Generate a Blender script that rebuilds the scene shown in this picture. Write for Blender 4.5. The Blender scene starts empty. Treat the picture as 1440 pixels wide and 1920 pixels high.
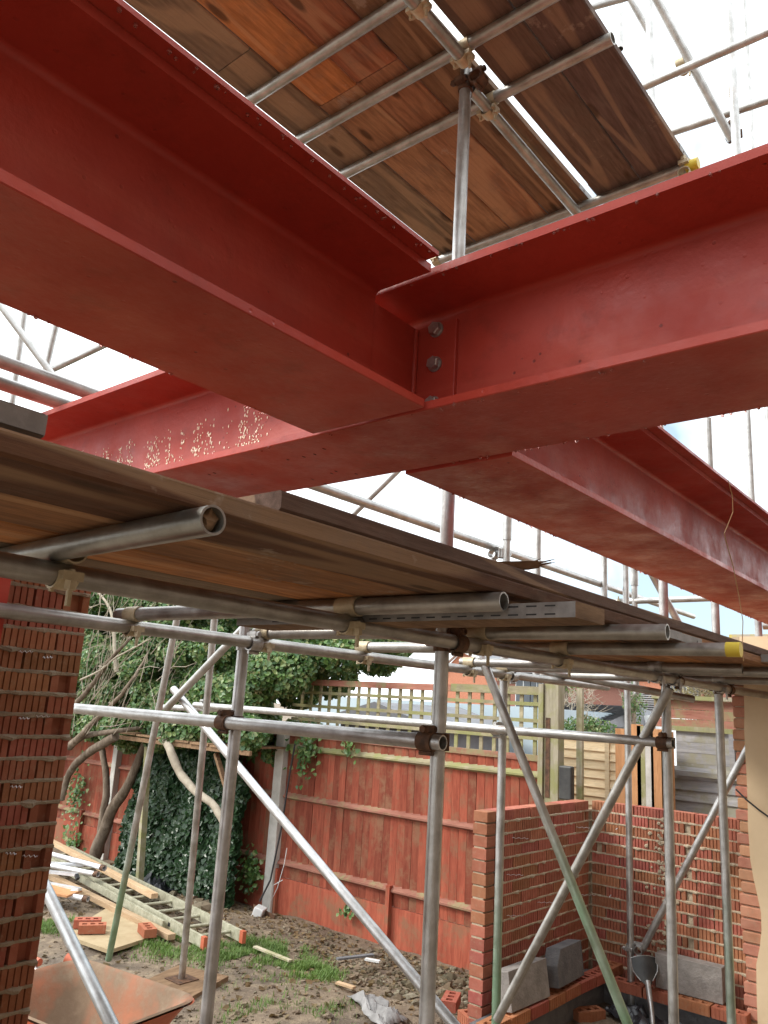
import bpy, math, random
import numpy as np
from mathutils import Vector, Matrix, noise
random.seed(7); rng = np.random.default_rng(7)
S = bpy.context.scene
COL = S.collection
R = math.radians
# Frame: x runs along the two long steel beams, y along the cross beam, z up;
# z = 0 is the photographer's eye level, the garden lies about 2 m below it.
G0 = -2.0
# ------------------------------------------------------------------ camera
FPX, PITCH, ROLL, YAW = 1484.0, R(13.7), R(3.51), R(40.3)
cd = Vector((math.cos(PITCH)*math.cos(YAW), math.cos(PITCH)*math.sin(YAW), math.sin(PITCH)))
cr = cd.cross(Vector((0, 0, 1))).normalized(); cu = cr.cross(cd)
cr2 = cr*math.cos(ROLL) + cu*math.sin(ROLL); cu2 = -cr*math.sin(ROLL) + cu*math.cos(ROLL)
cam = bpy.data.cameras.new('camera'); co = bpy.data.objects.new('camera', cam); COL.objects.link(co)
M = Matrix((cr2, cu2, -cd)).transposed().to_4x4(); co.matrix_world = M
cam.sensor_fit = 'VERTICAL'; cam.sensor_height = 24; cam.sensor_width = 18; cam.lens = 24*FPX/1920
cam.clip_start = 0.05; cam.clip_end = 800
S.camera = co
# surveying helpers: where a sight line meets a real plane
def ray(px, py): return cd + cr2*((px-720)/FPX) - cu2*((py-960)/FPX)
def onx(px, py, X): q = ray(px, py); return q*(X/q.x)
def ony(px, py, Y): q = ray(px, py); return q*(Y/q.y)
def onz(px, py, Z): q = ray(px, py); return q*(Z/q.z)
def atd(px, py, d): return ray(px, py)*d
# ------------------------------------------------------------------ world, sun, exposure
S.view_settings.view_transform = 'Standard'; S.view_settings.look = 'None'
S.view_settings.exposure = 1.18; S.view_settings.gamma = 1.0; S.view_settings.use_curve_mapping = False
w = bpy.data.worlds.new('World'); S.world = w; w.use_nodes = True
wn, wl = w.node_tree.nodes, w.node_tree.links
wn.clear()
SUN_EL, SUN_DIR = R(40), Vector((-0.62, 0.60, 0))     # towards the sun
SUN_AZ = math.atan2(SUN_DIR.x, SUN_DIR.y)
sky = wn.new('ShaderNodeTexSky'); sky.sky_type = 'NISHITA'; sky.sun_disc = False
sky.sun_elevation = SUN_EL; sky.sun_rotation = SUN_AZ; sky.air_density = 1.0; sky.dust_density = 2.0
bg1 = wn.new('ShaderNodeBackground'); bg1.inputs[1].default_value = 0.05
wl.new(sky.outputs[0], bg1.inputs[0])
bg2 = wn.new('ShaderNodeBackground'); bg2.inputs[0].default_value = (0.93, 0.97, 1.0, 1); bg2.inputs[1].default_value = 1.2
tcw = wn.new('ShaderNodeTexCoord'); nz = wn.new('ShaderNodeTexNoise'); nz.inputs['Scale'].default_value = 2.3
nz.inputs['Detail'].default_value = 6; nz.inputs['Roughness'].default_value = 0.55
wl.new(tcw.outputs['Generated'], nz.inputs['Vector'])
cr_ = wn.new('ShaderNodeValToRGB'); cr_.color_ramp.elements[0].position = 0.20; cr_.color_ramp.elements[1].position = 0.40
dv = wn.new('ShaderNodeVectorMath'); dv.operation = 'DISTANCE'; gap = ray(1400, 850).normalized(); dv.inputs[1].default_value = gap*.5+Vector((.5, .5, .5)) if False else gap
wl.new(tcw.outputs['Generated'], dv.inputs[0])
mr = wn.new('ShaderNodeMapRange'); mr.inputs[1].default_value = .12; mr.inputs[2].default_value = .62; mr.inputs[3].default_value = .34; mr.inputs[4].default_value = 0
wl.new(dv.outputs['Value'], mr.inputs[0])
sb = wn.new('ShaderNodeMath'); sb.operation = 'SUBTRACT'; wl.new(nz.outputs[0], sb.inputs[0]); wl.new(mr.outputs[0], sb.inputs[1])
wl.new(sb.outputs[0], cr_.inputs[0])
bg3 = wn.new('ShaderNodeBackground'); bg3.inputs[0].default_value = (0.335, 0.425, 0.48, 1); bg3.inputs[1].default_value = 0.62
add = wn.new('ShaderNodeAddShader'); wl.new(bg1.outputs[0], add.inputs[0]); wl.new(bg3.outputs[0], add.inputs[1])
mx = wn.new('ShaderNodeMixShader'); wl.new(cr_.outputs[0], mx.inputs[0]); wl.new(add.outputs[0], mx.inputs[1]); wl.new(bg2.outputs[0], mx.inputs[2])
wo = wn.new('ShaderNodeOutputWorld'); wl.new(mx.outputs[0], wo.inputs[0])
sl = bpy.data.lights.new('sun', 'SUN'); sl.energy = 1.3; sl.angle = R(14); sl.color = (1, 0.95, 0.87)
so = bpy.data.objects.new('sun', sl); COL.objects.link(so)
sd = SUN_DIR.normalized()*math.cos(SUN_EL) + Vector((0, 0, math.sin(SUN_EL)))
so.rotation_euler = sd.to_track_quat('Z', 'Y').to_euler(); so.location = (0, 0, 30)

# ------------------------------------------------------------------ materials
class NT:
    def __init__(s, name):
        s.m = bpy.data.materials.new(name); s.m.use_nodes = True
        s.t = s.m.node_tree; s.p = s.t.nodes['Principled BSDF']
    def n(s, typ, ins=None, **props):
        nd = s.t.nodes.new('ShaderNode' + typ)
        for k, v in props.items(): setattr(nd, k, v)
        for k, v in (ins or {}).items(): s.put(nd.inputs[k], v)
        return nd
    def put(s, sock, v):
        if isinstance(v, bpy.types.NodeSocket): s.t.links.new(v, sock)
        elif isinstance(v, bpy.types.Node): s.t.links.new(v.outputs[0], sock)
        elif isinstance(v, (tuple, list)) and len(v) == 3 and sock.type == 'RGBA': sock.default_value = (*v, 1)
        else: sock.default_value = v
    def coords(s, scale=(1, 1, 1), rand=True, space='Object'):
        tc = s.n('TexCoord'); v = tc.outputs[space]
        mp = s.n('Mapping', {'Vector': v, 'Scale': scale})
        if rand:
            oi = s.n('ObjectInfo'); mul = s.n('Math', {0: oi.outputs['Random'], 1: 37.0}, operation='MULTIPLY')
            ad = s.n('VectorMath', {0: mp.outputs[0], 1: mul.outputs[0]}, operation='ADD'); return ad.outputs[0]
        return mp.outputs[0]
    def noise(s, vec, scale, detail=4, rough=0.55, dist=0.0):
        return s.n('TexNoise', {'Vector': vec, 'Scale': scale, 'Detail': detail, 'Roughness': rough, 'Distortion': dist}).outputs[0]
    def ramp(s, fac, a, b, ca=(0, 0, 0), cb=(1, 1, 1)):
        r = s.n('ValToRGB', {0: fac}); e = r.color_ramp.elements
        e[0].position = a; e[1].position = b; e[0].color = (*ca, 1); e[1].color = (*cb, 1); return r.outputs[0]
    def mix(s, fac, a, b, mode='MIX'):
        m = s.n('Mix', data_type='RGBA', blend_type=mode); s.put(m.inputs[0], fac); s.put(m.inputs[6], a); s.put(m.inputs[7], b); return m.outputs[2]
    def mul(s, a, b): return s.n('Math', {0: a, 1: b}, operation='MULTIPLY').outputs[0]
    def vary(s, col, amt=0.2, sat=0.1):
        oi = s.n('ObjectInfo')
        v = s.n('MapRange', {0: oi.outputs['Random'], 3: 1-amt, 4: 1+amt}).outputs[0]
        h = s.n('HueSaturation', {'Color': col, 'Value': v}); return h.outputs[0]
    def out(s, col=None, rough=None, metal=None, bump=None, bs=0.3, bd=0.01, spec=None, coat=None):
        p = s.p
        if col is not None: s.put(p.inputs['Base Color'], col)
        if rough is not None: s.put(p.inputs['Roughness'], rough)
        if metal is not None: s.put(p.inputs['Metallic'], metal)
        if spec is not None: p.inputs['Specular IOR Level'].default_value = spec
        if coat is not None: p.inputs['Coat Weight'].default_value = coat; p.inputs['Coat Roughness'].default_value = 0.15
        if bump is not None:
            b = s.n('Bump', {'Height': bump, 'Strength': bs, 'Distance': bd}); s.put(p.inputs['Normal'], b.outputs[0])
        return s.m

def m_redsteel():
    t = NT('red_primer_steel'); v = t.coords(rand=False)
    a = t.noise(v, 2.2, 5); b = t.noise(v, 60, 3); c = t.noise(v, 9, 5, 0.7)
    col = t.mix(t.ramp(a, .35, .7), (0.32, 0.034, 0.021), (0.45, 0.060, 0.038))
    col = t.mix(t.mul(t.ramp(c, .54, .68), .4), col, (0.21, 0.030, 0.018))
    vs_ = t.coords((.35, .35, 5), rand=False); runs = t.ramp(t.noise(vs_, 3, 5, .65), .52, .72)
    col = t.mix(t.mul(runs, .28), col, (0.50, .13, .08))
    scr = t.ramp(t.noise(t.coords((1, 1, 14), rand=False), 9, 6, .75), .70, .76); col = t.mix(t.mul(scr, .45), col, (0.55, .22, .15))
    sp = t.n('TexVoronoi', {'Vector': v, 'Scale': 26.0}).outputs['Distance']
    spk = t.ramp(sp, .07, .12, (1, 1, 1), (0, 0, 0)); msk = t.ramp(t.noise(v, 5, 3), .52, .62)
    col = t.mix(t.mul(t.mul(spk, msk), .7), col, (0.09, 0.012, 0.01))
    rg = t.n('MapRange', {0: t.noise(v, 5, 6, .7), 1: .35, 2: .65, 3: .30, 4: .62}).outputs[0]
    h = t.n('Math', {0: b, 1: t.mul(spk, -.7)}, operation='ADD').outputs[0]
    return t.out(col, rg, 0, h, .25, .004, spec=.4)
def m_galv(name='galvanised_steel', green=False, rusty=0.25, dark=1.0):
    t = NT(name); v = t.coords((1, 1, 1)); vs = t.coords((30, 30, 3))
    oi = t.n('ObjectInfo')
    a = t.noise(v, 14, 5, .6); st = t.noise(vs, 2, 4)
    col = t.mix(t.ramp(a, .3, .72), tuple(x*dark for x in (0.34, .335, .32)), tuple(x*dark for x in (0.60, .60, .59)))
    col = t.mix(t.mul(t.ramp(st, .45, .7), .5), col, tuple(x*dark for x in (0.24, .22, .19)))
    rs = t.ramp(t.noise(v, 5, 6, .7), .60, .72)
    col = t.mix(t.mul(rs, rusty), col, (0.20, .10, .05))
    if green:
        sx = t.n('SeparateXYZ', {0: t.n('TexCoord').outputs['Object']}).outputs[2]
        zf = t.n('MapRange', {0: sx, 1: .15, 2: 1.5, 3: 1.0, 4: 0.0}).outputs[0]
        gm = t.ramp(t.mul(t.noise(v, 2.2, 3), zf), .18, .45); col = t.mix(t.mul(gm, .7), col, (0.20, 0.40, 0.22))
    col = t.mix(1.0, col, oi.outputs['Color'], 'MULTIPLY')
    rg = t.n('MapRange', {0: a, 3: .30, 4: .50}).outputs[0]
    mt = t.n('MapRange', {0: t.noise(v, 9, 4), 1: .35, 2: .65, 3: .55, 4: .95}).outputs[0]
    return t.out(col, rg, mt, t.noise(v, 90, 4), .25, .002)
def m_board():
    t = NT('weathered_board_timber'); oi = t.n('ObjectInfo'); c = oi.outputs['Color']
    v = t.coords((1.2, 9, 9)); gr = t.noise(v, 5, 6, .62, .6)
    v2 = t.coords((.32, 3.2, 3.2)); st = t.noise(v2, 1.5, 1.5, .4, .5); v3 = t.coords((1, 1, 1))
    d = t.mix(1.0, c, (0.60, .57, .56), 'MULTIPLY'); g2 = t.noise(t.coords((.5, 20, 20)), 4, 6, .7, .3)
    col = t.mix(t.ramp(gr, .35, .68), d, c)
    lt = t.mix(.38, c, (0.50, .34, .20))
    band = t.ramp(st, .53, .55); band2 = t.ramp(st, .60, .62, (1, 1, 1), (0, 0, 0))
    col = t.mix(t.mul(t.mul(band, band2), .75), col, lt)
    kn = t.n('TexVoronoi', {'Vector': t.coords((3, 9, 9)), 'Scale': 1.0}).outputs['Distance']
    kk = t.ramp(kn, .12, .20, (1, 1, 1), (0, 0, 0)); col = t.mix(t.mul(kk, .75), col, (0.05, .025, .012))
    gd = t.ramp(t.noise(v3, 7, 5, .7), .5, .72); col = t.mix(t.mul(gd, .4), col, (0.15, .12, .095)); cm = t.ramp(t.noise(v3, 3, 6, .75), .60, .66); col = t.mix(t.mul(cm, .45), col, (0.42, .36, .29))
    fn = t.noise(t.coords((2, 60, 60)), 6, 5, .7)
    col = t.mix(t.mul(t.ramp(g2, .50, .70), .38), col, t.mix(1.0, col, (.38, .34, .32), 'MULTIPLY')); col = t.mix(t.mul(t.ramp(fn, .55, .7), .25), col, (0.07, .045, .03))
    return t.out(col, .8, 0, fn, .4, .003, spec=.2)
def m_wood(name, c1, c2, sc=(1, 1, 1), rough=.8, moss=0, mosscol=(0.19, .21, .06), var=.18):
    t = NT(name); v = t.coords(sc); g = t.noise(v, 6, 6, .62, .5); col = t.mix(t.ramp(g, .33, .68), c1, c2)
    fine = t.noise(v, 25, 4, .6); col = t.mix(t.mul(t.ramp(fine, .5, .75), .4), col, tuple(x*.5 for x in c1))
    if var: col = t.vary(col, var)
    if moss:
        mm = t.ramp(t.noise(t.coords((1, 1, 1)), 3.5, 6, .7), .5-moss*.15, .62-moss*.1)
        col = t.mix(t.mul(mm, .85), col, mosscol)
    return t.out(col, rough, 0, g, .3, .003, spec=.2)
def m_simple(name, c1, c2, scale=8, rough=.8, metal=0, bs=.3, bd=.004, var=0, bscale=None, spec=None):
    t = NT(name); v = t.coords(); g = t.noise(v, scale, 6, .6); col = t.mix(t.ramp(g, .32, .7), c1, c2)
    if var: col = t.vary(col, var)
    return t.out(col, rough, metal, t.noise(v, bscale or scale*6, 4), bs, bd, spec=spec)
def m_brick(name, c1, c2, dirty=.3):
    t = NT(name); v = t.coords(); g = t.noise(v, 16, 6, .65); col = t.mix(t.ramp(g, .3, .7), c1, c2)
    oi = t.n('ObjectInfo'); hv = t.n('MapRange', {0: oi.outputs['Random'], 3: .482, 4: .516}).outputs[0]
    vv = t.n('MapRange', {0: t.noise(t.coords((.01, .01, .01)), 3), 1: .3, 2: .7, 3: .65, 4: 1.2}).outputs[0]
    col = t.n('HueSaturation', {'Hue': hv, 'Value': vv, 'Color': col}).outputs[0]
    dm = t.ramp(t.noise(v, 30, 5, .7), .55, .7); col = t.mix(t.mul(dm, dirty), col, (0.36, .28, .19))
    return t.out(col, .9, 0, t.noise(v, 120, 4), .4, .002, spec=.2)
def m_leaf(name, cols, rough=.38):
    t = NT(name); gi = t.n('NewGeometry').outputs['Random Per Island']
    r = t.n('ValToRGB', {0: gi}); e = r.color_ramp.elements; n = len(cols)
    e[0].position = 0; e[0].color = (*cols[0], 1); e[1].position = 1; e[1].color = (*cols[-1], 1)
    for i in range(1, n-1):
        k = e.new(i/(n-1)); k.color = (*cols[i], 1)
    col = t.mix(t.mul(t.noise(t.coords(rand=False), 1.6, 3), .6), r.outputs[0], (0.03, .06, .02))
    t.p.inputs['Subsurface Weight'].default_value = 0
    m = t.out(col, rough, 0)
    tr = t.n('BsdfTranslucent', {'Color': col}); mx = t.n('MixShader', {0: .25})
    t.t.links.new(t.p.outputs[0], mx.inputs[1]); t.t.links.new(tr.outputs[0], mx.inputs[2])
    t.t.links.new(mx.outputs[0], t.t.nodes['Material Output'].inputs[0]); return m
MT = {}
MT['red'] = m_redsteel()
MT['galv'] = m_galv(); MT['galvg'] = m_galv('galvanised_steel_green_stained', True); MT['galvr'] = m_galv('galvanised_steel_rusty', False, .7)
MT['rust'] = m_simple('rusty_iron', (0.05, .028, .018), (0.17, .085, .045), 30, .75, .35)
MT['brass'] = m_simple('pale_zinc_plated_steel', (0.36, .29, .18), (0.56, .48, .33), 25, .5, .3)
MT['steel'] = m_simple('bright_bolt_steel', (0.30, .29, .28), (0.5, .48, .46), 40, .35, .8)
MT['board'] = m_board()
MT['band'] = m_simple('grey_end_band_steel', (0.18, .17, .165), (0.32, .31, .30), 14, .6, .4)
MT['brick'] = m_brick('ribbed_red_clay_brick', (0.34, .115, .068), (0.46, .18, .115))
MT['brickdk'] = m_brick('dusty_shaded_red_clay_brick', (0.28, .095, .05), (0.38, .155, .09), .35)  # darker copy of the brick; the pier's shade is put into the colour
MT['bricksm'] = m_brick('smooth_red_facing_brick', (0.33, .115, .07), (0.44, .17, .11), .3)
MT['cored'] = m_brick('new_red_cored_brick', (0.34, .11, .06), (0.43, .16, .09), .35)
MT['reveal'] = m_brick('pale_orange_broken_brick', (0.46, .21, .125), (0.58, .30, .19), .4)
MT['mortar'] = m_simple('sandy_mortar', (0.36, .29, .20), (0.52, .43, .31), 22, .95, 0, .7, .006)
MT['fence'] = m_wood('red_stained_fence_timber', (0.21, .048, .028), (0.33, .090, .052), (4, 4, .5), .8, .08, (0.24, .12, .07), .32)
MT['fencerail'] = m_wood('red_stained_rail_with_moss', (0.26, .10, .07), (0.38, .18, .13), (4, .5, 4), .8, .05, (0.25, .23, .12))
MT['moss'] = m_wood('mossy_green_timber', (0.24, .21, .13), (0.38, .33, .22), (4, 1, 4), .85, .35, (0.25, .255, .10))
MT['post'] = m_wood('pale_weathered_timber', (0.30, .27, .19), (0.46, .41, .31), (5, 5, .5), .85, .4, (0.25, .25, .10))
MT['newwood'] = m_wood('new_orange_timber', (0.42, .28, .16), (0.54, .39, .25), (3, .4, 3), .7)
MT['newpost'] = m_wood('orange_brown_post_timber', (0.40, .19, .085), (0.55, .29, .14), (5, 5, .6), .75)
MT['palepanel'] = m_wood('pale_new_lap_timber', (0.74, .58, .36), (0.85, .71, .49), (4, .6, 6), .75)
MT['greypanel'] = m_wood('silver_grey_lap_timber', (0.26, .255, .265), (0.42, .405, .405), (4, .5, 6), .9, .1, (0.3, .28, .2))
MT['oldwood'] = m_wood('old_brown_timber', (0.15, .09, .05), (0.30, .19, .11), (1, 5, 5), .85)
MT['mortardk'] = m_simple('shaded_grey_brown_mortar', (0.24, .19, .13), (0.36, .29, .205), 22, .95, 0, .7, .006)  # darker copy of the mortar, with the shade on the pier in its colour
MT['concpost'] = m_simple('pale_concrete', (0.40, .38, .34), (0.58, .56, .52), 7, .9, 0, .4, .004)
MT['block'] = m_simple('grey_concrete_block', (0.20, .18, .165), (0.33, .30, .275), 14, .95, 0, .8, .006, bscale=60)
MT['blockdk'] = m_simple('dark_concrete_block', (0.085, .085, .09), (0.17, .165, .165), 9, .8, 0, .8, .006, bscale=60)  # much darker grey than the other block
MT['plaster'] = m_simple('cream_wall_plaster', (0.60, .45, .28), (0.72, .56, .37), 2.2, .9, 0, .25, .004)
MT['plastic'] = m_simple('black_plastic_sheet', (0.012, .013, .016), (0.04, .042, .05), 6, .3, 0, .4, .01)
MT['blackp'] = m_simple('black_painted_box', (0.02, .02, .02), (0.06, .06, .055), 8, .5)
MT['white'] = m_simple('white_plastic', (0.55, .56, .56), (0.7, .71, .70), 6, .45)
MT['alu'] = m_simple('bright_aluminium', (0.62, .63, .65), (0.80, .81, .83), 10, .35, .55)
MT['ladder'] = m_simple('lichen_spotted_aluminium', (0.30, .29, .20), (0.52, .50, .38), 20, .6, .3)
MT['orange'] = m_simple('orange_rubber_cap', (0.42, .10, .05), (0.52, .14, .07), 8, .5)
MT['barrow'] = m_simple('orange_enamel_paint_scuffed', (0.62, .13, .05), (0.72, .19, .085), 9, .45)
t = NT('barrow_inside_crusted_with_mortar'); v = t.coords(rand=False)
c = t.mix(t.ramp(t.noise(v, 3.5, 4, .6), .30, .52), (0.38, .14, .07), (0.19, .125, .075)); c = t.mix(t.mul(t.ramp(t.noise(v, 14, 6, .7), .48, .75), .4), c, (0.36, .27, .18))
MT['barrowin'] = t.out(c, .8, 0, t.noise(v, 40, 4), .5, .004)
MT['bark'] = m_wood('grey_brown_bark', (0.11, .08, .055), (0.27, .215, .165), (3, 3, 1), .9, 0)
MT['twig'] = m_simple('pale_bare_twigs', (0.26, .215, .16), (0.42, .37, .29), 9, .9)
MT['ivy'] = m_leaf('ivy_leaves', [(0.06, .14, .035), (0.11, .23, .055), (0.18, .32, .08), (0.10, .22, .10), (0.26, .38, .12), (0.38, .40, .16), (0.14, .27, .12)])
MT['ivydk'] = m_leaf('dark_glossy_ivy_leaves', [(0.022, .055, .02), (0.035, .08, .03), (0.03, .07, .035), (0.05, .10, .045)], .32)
MT['berry'] = m_leaf('ivy_flower_heads', [(0.28, .25, .09), (0.36, .27, .12), (0.22, .17, .07), (0.40, .36, .17)], .7)
MT['grass'] = m_leaf('grass_blades', [(0.10, .20, .03), (0.17, .30, .05), (0.24, .36, .08), (0.15, .22, .06)], .55)
MT['litter'] = m_leaf('fallen_leaves', [(0.14, .075, .03), (0.22, .12, .055), (0.32, .21, .11), (0.09, .05, .03)], .8)
MT['rubble'] = m_leaf('pale_rubble', [(0.30, .24, .16), (0.17, .12, .08), (0.42, .36, .27), (0.24, .14, .09), (0.12, .09, .065)], .9)
MT['sand'] = m_simple('sandy_mortar_sheet', (0.30, .22, .12), (0.42, .33, .20), 5, .9, 0, .5, .006)
MT['slate'] = m_simple('dark_slate_tiles', (0.12, .122, .13), (0.18, .18, .19), 5, .75, var=.15)
MT['rooftile'] = m_simple('brown_concrete_tiles', (0.15, .14, .135), (0.22, .205, .20), 5, .85, var=.15)
MT['housebrick'] = m_simple('far_orange_brickwork', (0.36, .14, .08), (0.46, .20, .12), 30, .9)
MT['darkbrick'] = m_simple('far_dull_red_brickwork', (0.24, .10, .07), (0.31, .14, .10), 30, .9)
MT['bluewall'] = m_simple('pale_blue_grey_roof_felt', (0.34, .42, .47), (0.42, .50, .54), 1.5, .6)
MT['paleroof'] = m_simple('white_painted_garage', (0.80, .85, .86), (0.88, .91, .92), 1.2, .6)
t = NT('window_glass'); MT['glass'] = t.out((0.05, .06, .07), .08, 0)
t = NT('water'); t.p.inputs['Transmission Weight'].default_value = .92; t.p.inputs['IOR'].default_value = 1.33; MT['water'] = t.out((0.88, .52, .45), .05, 0)
t = NT('yellow_cap'); MT['yellow'] = t.out((0.62, .47, .04), .5, 0)
t = NT('copper_wire'); MT['wire'] = t.out((0.42, .26, .12), .5, .3)
t = NT('black_rubber'); MT['rubber'] = t.out((0.02, .02, .022), .6, 0)
t = NT('lichened_wall_coping'); v = t.coords(rand=False)
c = t.mix(t.ramp(t.noise(v, 3, 6, .7), .4, .55), (0.40, .36, .30), (0.55, .42, .06)); MT['lichen'] = t.out(c, .9, 0, t.noise(v, 30), .4, .01)
MT['blockerwall'] = m_simple('dull_brown_light_blocker', (0.20, .15, .115), (0.28, .22, .17), 3, .9)  # only for the unseen wall that blocks light
# muddy ground
t = NT('muddy_ground'); v = t.coords(rand=False)
a = t.noise(v, 1.1, 6, .6); b = t.noise(v, 7, 6, .7); c = t.noise(v, 45, 5, .7)
col = t.mix(t.ramp(a, .38, .64), (0.11, .08, .055), (0.225, .165, .11))
col = t.mix(t.mul(t.ramp(b, .48, .66), .8), col, (0.28, .215, .14)); col = t.mix(t.mul(t.ramp(c, .56, .7), .45), col, (0.36, .29, .20))
col = t.mix(t.mul(t.ramp(c, .30, .42, (1, 1, 1), (0, 0, 0)), .5), col, (0.05, .038, .028))
wet = t.ramp(a, .36, .5, (.5, .5, .5), (.9, .9, .9))
hh = t.n('Math', {0: b, 1: t.mul(c, .5)}, operation='ADD').outputs[0]
MT['mud'] = t.out(col, wet, 0, hh, .85, .03)

# ------------------------------------------------------------------ mesh builder
def frame(d):
    d = Vector(d).normalized(); u = d.cross(Vector((0, 0, 1)))
    if u.length < 1e-3: u = d.cross(Vector((0, 1, 0)))
    u.normalize(); return d, u, d.cross(u)
class MB:
    def __init__(s): s.v = []; s.f = []; s.mi = []; s.cur = 0
    def add(s, vs, fs):
        o = len(s.v); s.v += [tuple(p) for p in vs]; s.f += [tuple(i+o for i in f) for f in fs]; s.mi += [s.cur]*len(fs); return s
    def box(s, x0, x1, y0, y1, z0, z1, Mx=None):
        vs = [Vector((x, y, z)) for z in (z0, z1) for y in (y0, y1) for x in (x0, x1)]
        if Mx: vs = [Mx @ p for p in vs]
        return s.add(vs, [(0, 2, 3, 1), (4, 5, 7, 6), (0, 1, 5, 4), (2, 6, 7, 3), (0, 4, 6, 2), (1, 3, 7, 5)])
    def bar(s, a, b, w, h, up=(0, 0, 1)):
        a, b = Vector(a), Vector(b); d = (b-a).normalized(); u = d.cross(Vector(up)).normalized(); n = u.cross(d)
        vs = [p + u*i*w/2 + n*j*h/2 for p in (a, b) for i, j in ((-1, -1), (1, -1), (1, 1), (-1, 1))]
        return s.add(vs, [(3, 2, 1, 0), (4, 5, 6, 7), (0, 1, 5, 4), (1, 2, 6, 5), (2, 3, 7, 6), (3, 0, 4, 7)])
    def rings(s, pts, rads, n=12, cap=True, twist=0.0):
        k = len(pts); pts = [Vector(p) for p in pts]; vs = []; fs = []; pu = None
        for i, p in enumerate(pts):
            d = (pts[min(i+1, k-1)] - pts[max(i-1, 0)])
            d, u, q = frame(d)
            if pu is not None:
                u2 = (pu - d*pu.dot(d))
                if u2.length > 1e-4: u = u2.normalized(); q = d.cross(u)
            pu = u
            for j in range(n):
                a = 2*math.pi*j/n; vs.append(p + (u*math.cos(a) + q*math.sin(a))*rads[i])
        for i in range(k-1):
            for j in range(n):
                a, b = i*n+j, i*n+(j+1) % n; fs.append((a, b, b+n, a+n))
        if cap: fs += [tuple(reversed(range(n))), tuple(range((k-1)*n, k*n))]
        return s.add(vs, fs)
    def cyl(s, a, b, r, n=12, r2=None): return s.rings([a, b], [r, r2 if r2 else r], n)
    def pipe(s, a, b, r, ri, n=20):      # hollow tube with real wall
        d, u, q = frame(Vector(b)-Vector(a)); a, b = Vector(a), Vector(b); vs = []
        for p, rr in ((a, r), (b, r), (b, ri), (a, ri)):
            for j in range(n):
                t_ = 2*math.pi*j/n; vs.append(p + (u*math.cos(t_) + q*math.sin(t_))*rr)
        fs = []
        for k in range(4):
            for j in range(n):
                x, y = k*n+j, k*n+(j+1) % n; k2 = ((k+1) % 4)*n; fs.append((x, y, k2+(j+1) % n, k2+j))
        return s.add(vs, fs)
    def prism(s, prof, x0, x1, ax='x'):   # profile of (a,b) pairs extruded along an axis
        n = len(prof)
        def P(t_, a, b): return {'x': (t_, a, b), 'y': (a, t_, b), 'z': (a, b, t_)}[ax]
        vs = [P(x0, a, b) for a, b in prof] + [P(x1, a, b) for a, b in prof]
        fs = [tuple(range(n)), tuple(range(2*n-1, n-1, -1))] + [(i, i+n, (i+1) % n+n, (i+1) % n) for i in range(n)]
        return s.add(vs, fs)
    def blob(s, c, r, seed=0, sub=1, squash=(1, 1, 1), rough=.25):
        ph = (1+5**.5)/2; c = Vector(c)
        V = [Vector(p).normalized() for p in [(-1, ph, 0), (1, ph, 0), (-1, -ph, 0), (1, -ph, 0), (0, -1, ph), (0, 1, ph), (0, -1, -ph), (0, 1, -ph), (ph, 0, -1), (ph, 0, 1), (-ph, 0, -1), (-ph, 0, 1)]]
        F = [(0, 11, 5), (0, 5, 1), (0, 1, 7), (0, 7, 10), (0, 10, 11), (1, 5, 9), (5, 11, 4), (11, 10, 2), (10, 7, 6), (7, 1, 8), (3, 9, 4), (3, 4, 2), (3, 2, 6), (3, 6, 8), (3, 8, 9), (4, 9, 5), (2, 4, 11), (6, 2, 10), (8, 6, 7), (9, 8, 1)]
        for _ in range(sub-1):
            nf = []; mc = {}
            def mid(a, b):
                k = (min(a, b), max(a, b))
                if k not in mc: mc[k] = len(V); V.append((V[a]+V[b]).normalized())
                return mc[k]
            for a, b, d in F:
                x, y, z = mid(a, b), mid(b, d), mid(d, a); nf += [(a, x, z), (b, y, x), (d, z, y), (x, y, z)]
            F = nf
        vs = []
        for p in V:
            k = 1 + rough*noise.noise(p*1.7 + Vector((seed*3.1, seed, 0)))*2
            vs.append(c + Vector((p.x*squash[0], p.y*squash[1], p.z*squash[2]))*r*k)
        return s.add(vs, F)
    def mesh(s, name, mats, smooth=False):
        me = bpy.data.meshes.new(name); me.from_pydata(s.v, [], s.f)
        for m in (mats if isinstance(mats, (list, tuple)) else [mats]): me.materials.append(m)
        if max(s.mi, default=0) > 0: me.polygons.foreach_set('material_index', s.mi)
        if smooth:
            me.polygons.foreach_set('use_smooth', [True]*len(me.polygons))
            try: me.set_sharp_from_angle(angle=R(40))
            except Exception: pass
        me.update(); return me
    def build(s, name, mats, parent=None, org=None, smooth=False, bevel=0):
        """parts take world coordinates; a child is shifted by its parent's place"""
        o_ = Vector(org) if org is not None else (Vector(parent['_o']) if parent is not None and '_o' in parent else Vector((0, 0, 0)))
        if o_.length: s.v = [(a-o_.x, b-o_.y, c-o_.z) for a, b, c in s.v]
        ob = bpy.data.objects.new(name, s.mesh(name, mats, smooth)); COL.objects.link(ob)
        if parent is not None: ob.parent = parent
        if org is not None and parent is None: ob.location = org
        ob['_o'] = tuple(o_)
        if bevel:
            md = ob.modifiers.new('bevel', 'BEVEL'); md.width = bevel; md.segments = 2; md.limit_method = 'ANGLE'; md.angle_limit = R(40)
        return ob
def tag(o, label=None, cat=None, group=None, kind=None):
    if label: o['label'] = label
    if cat: o['category'] = cat
    if group: o['group'] = group
    if kind: o['kind'] = kind
    return o
def thing(name, loc, label, cat, group=None):
    o = bpy.data.objects.new(name, None); COL.objects.link(o); o.location = loc; o['_o'] = tuple(loc); o.empty_display_size = .1
    return tag(o, label, cat, group)
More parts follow.
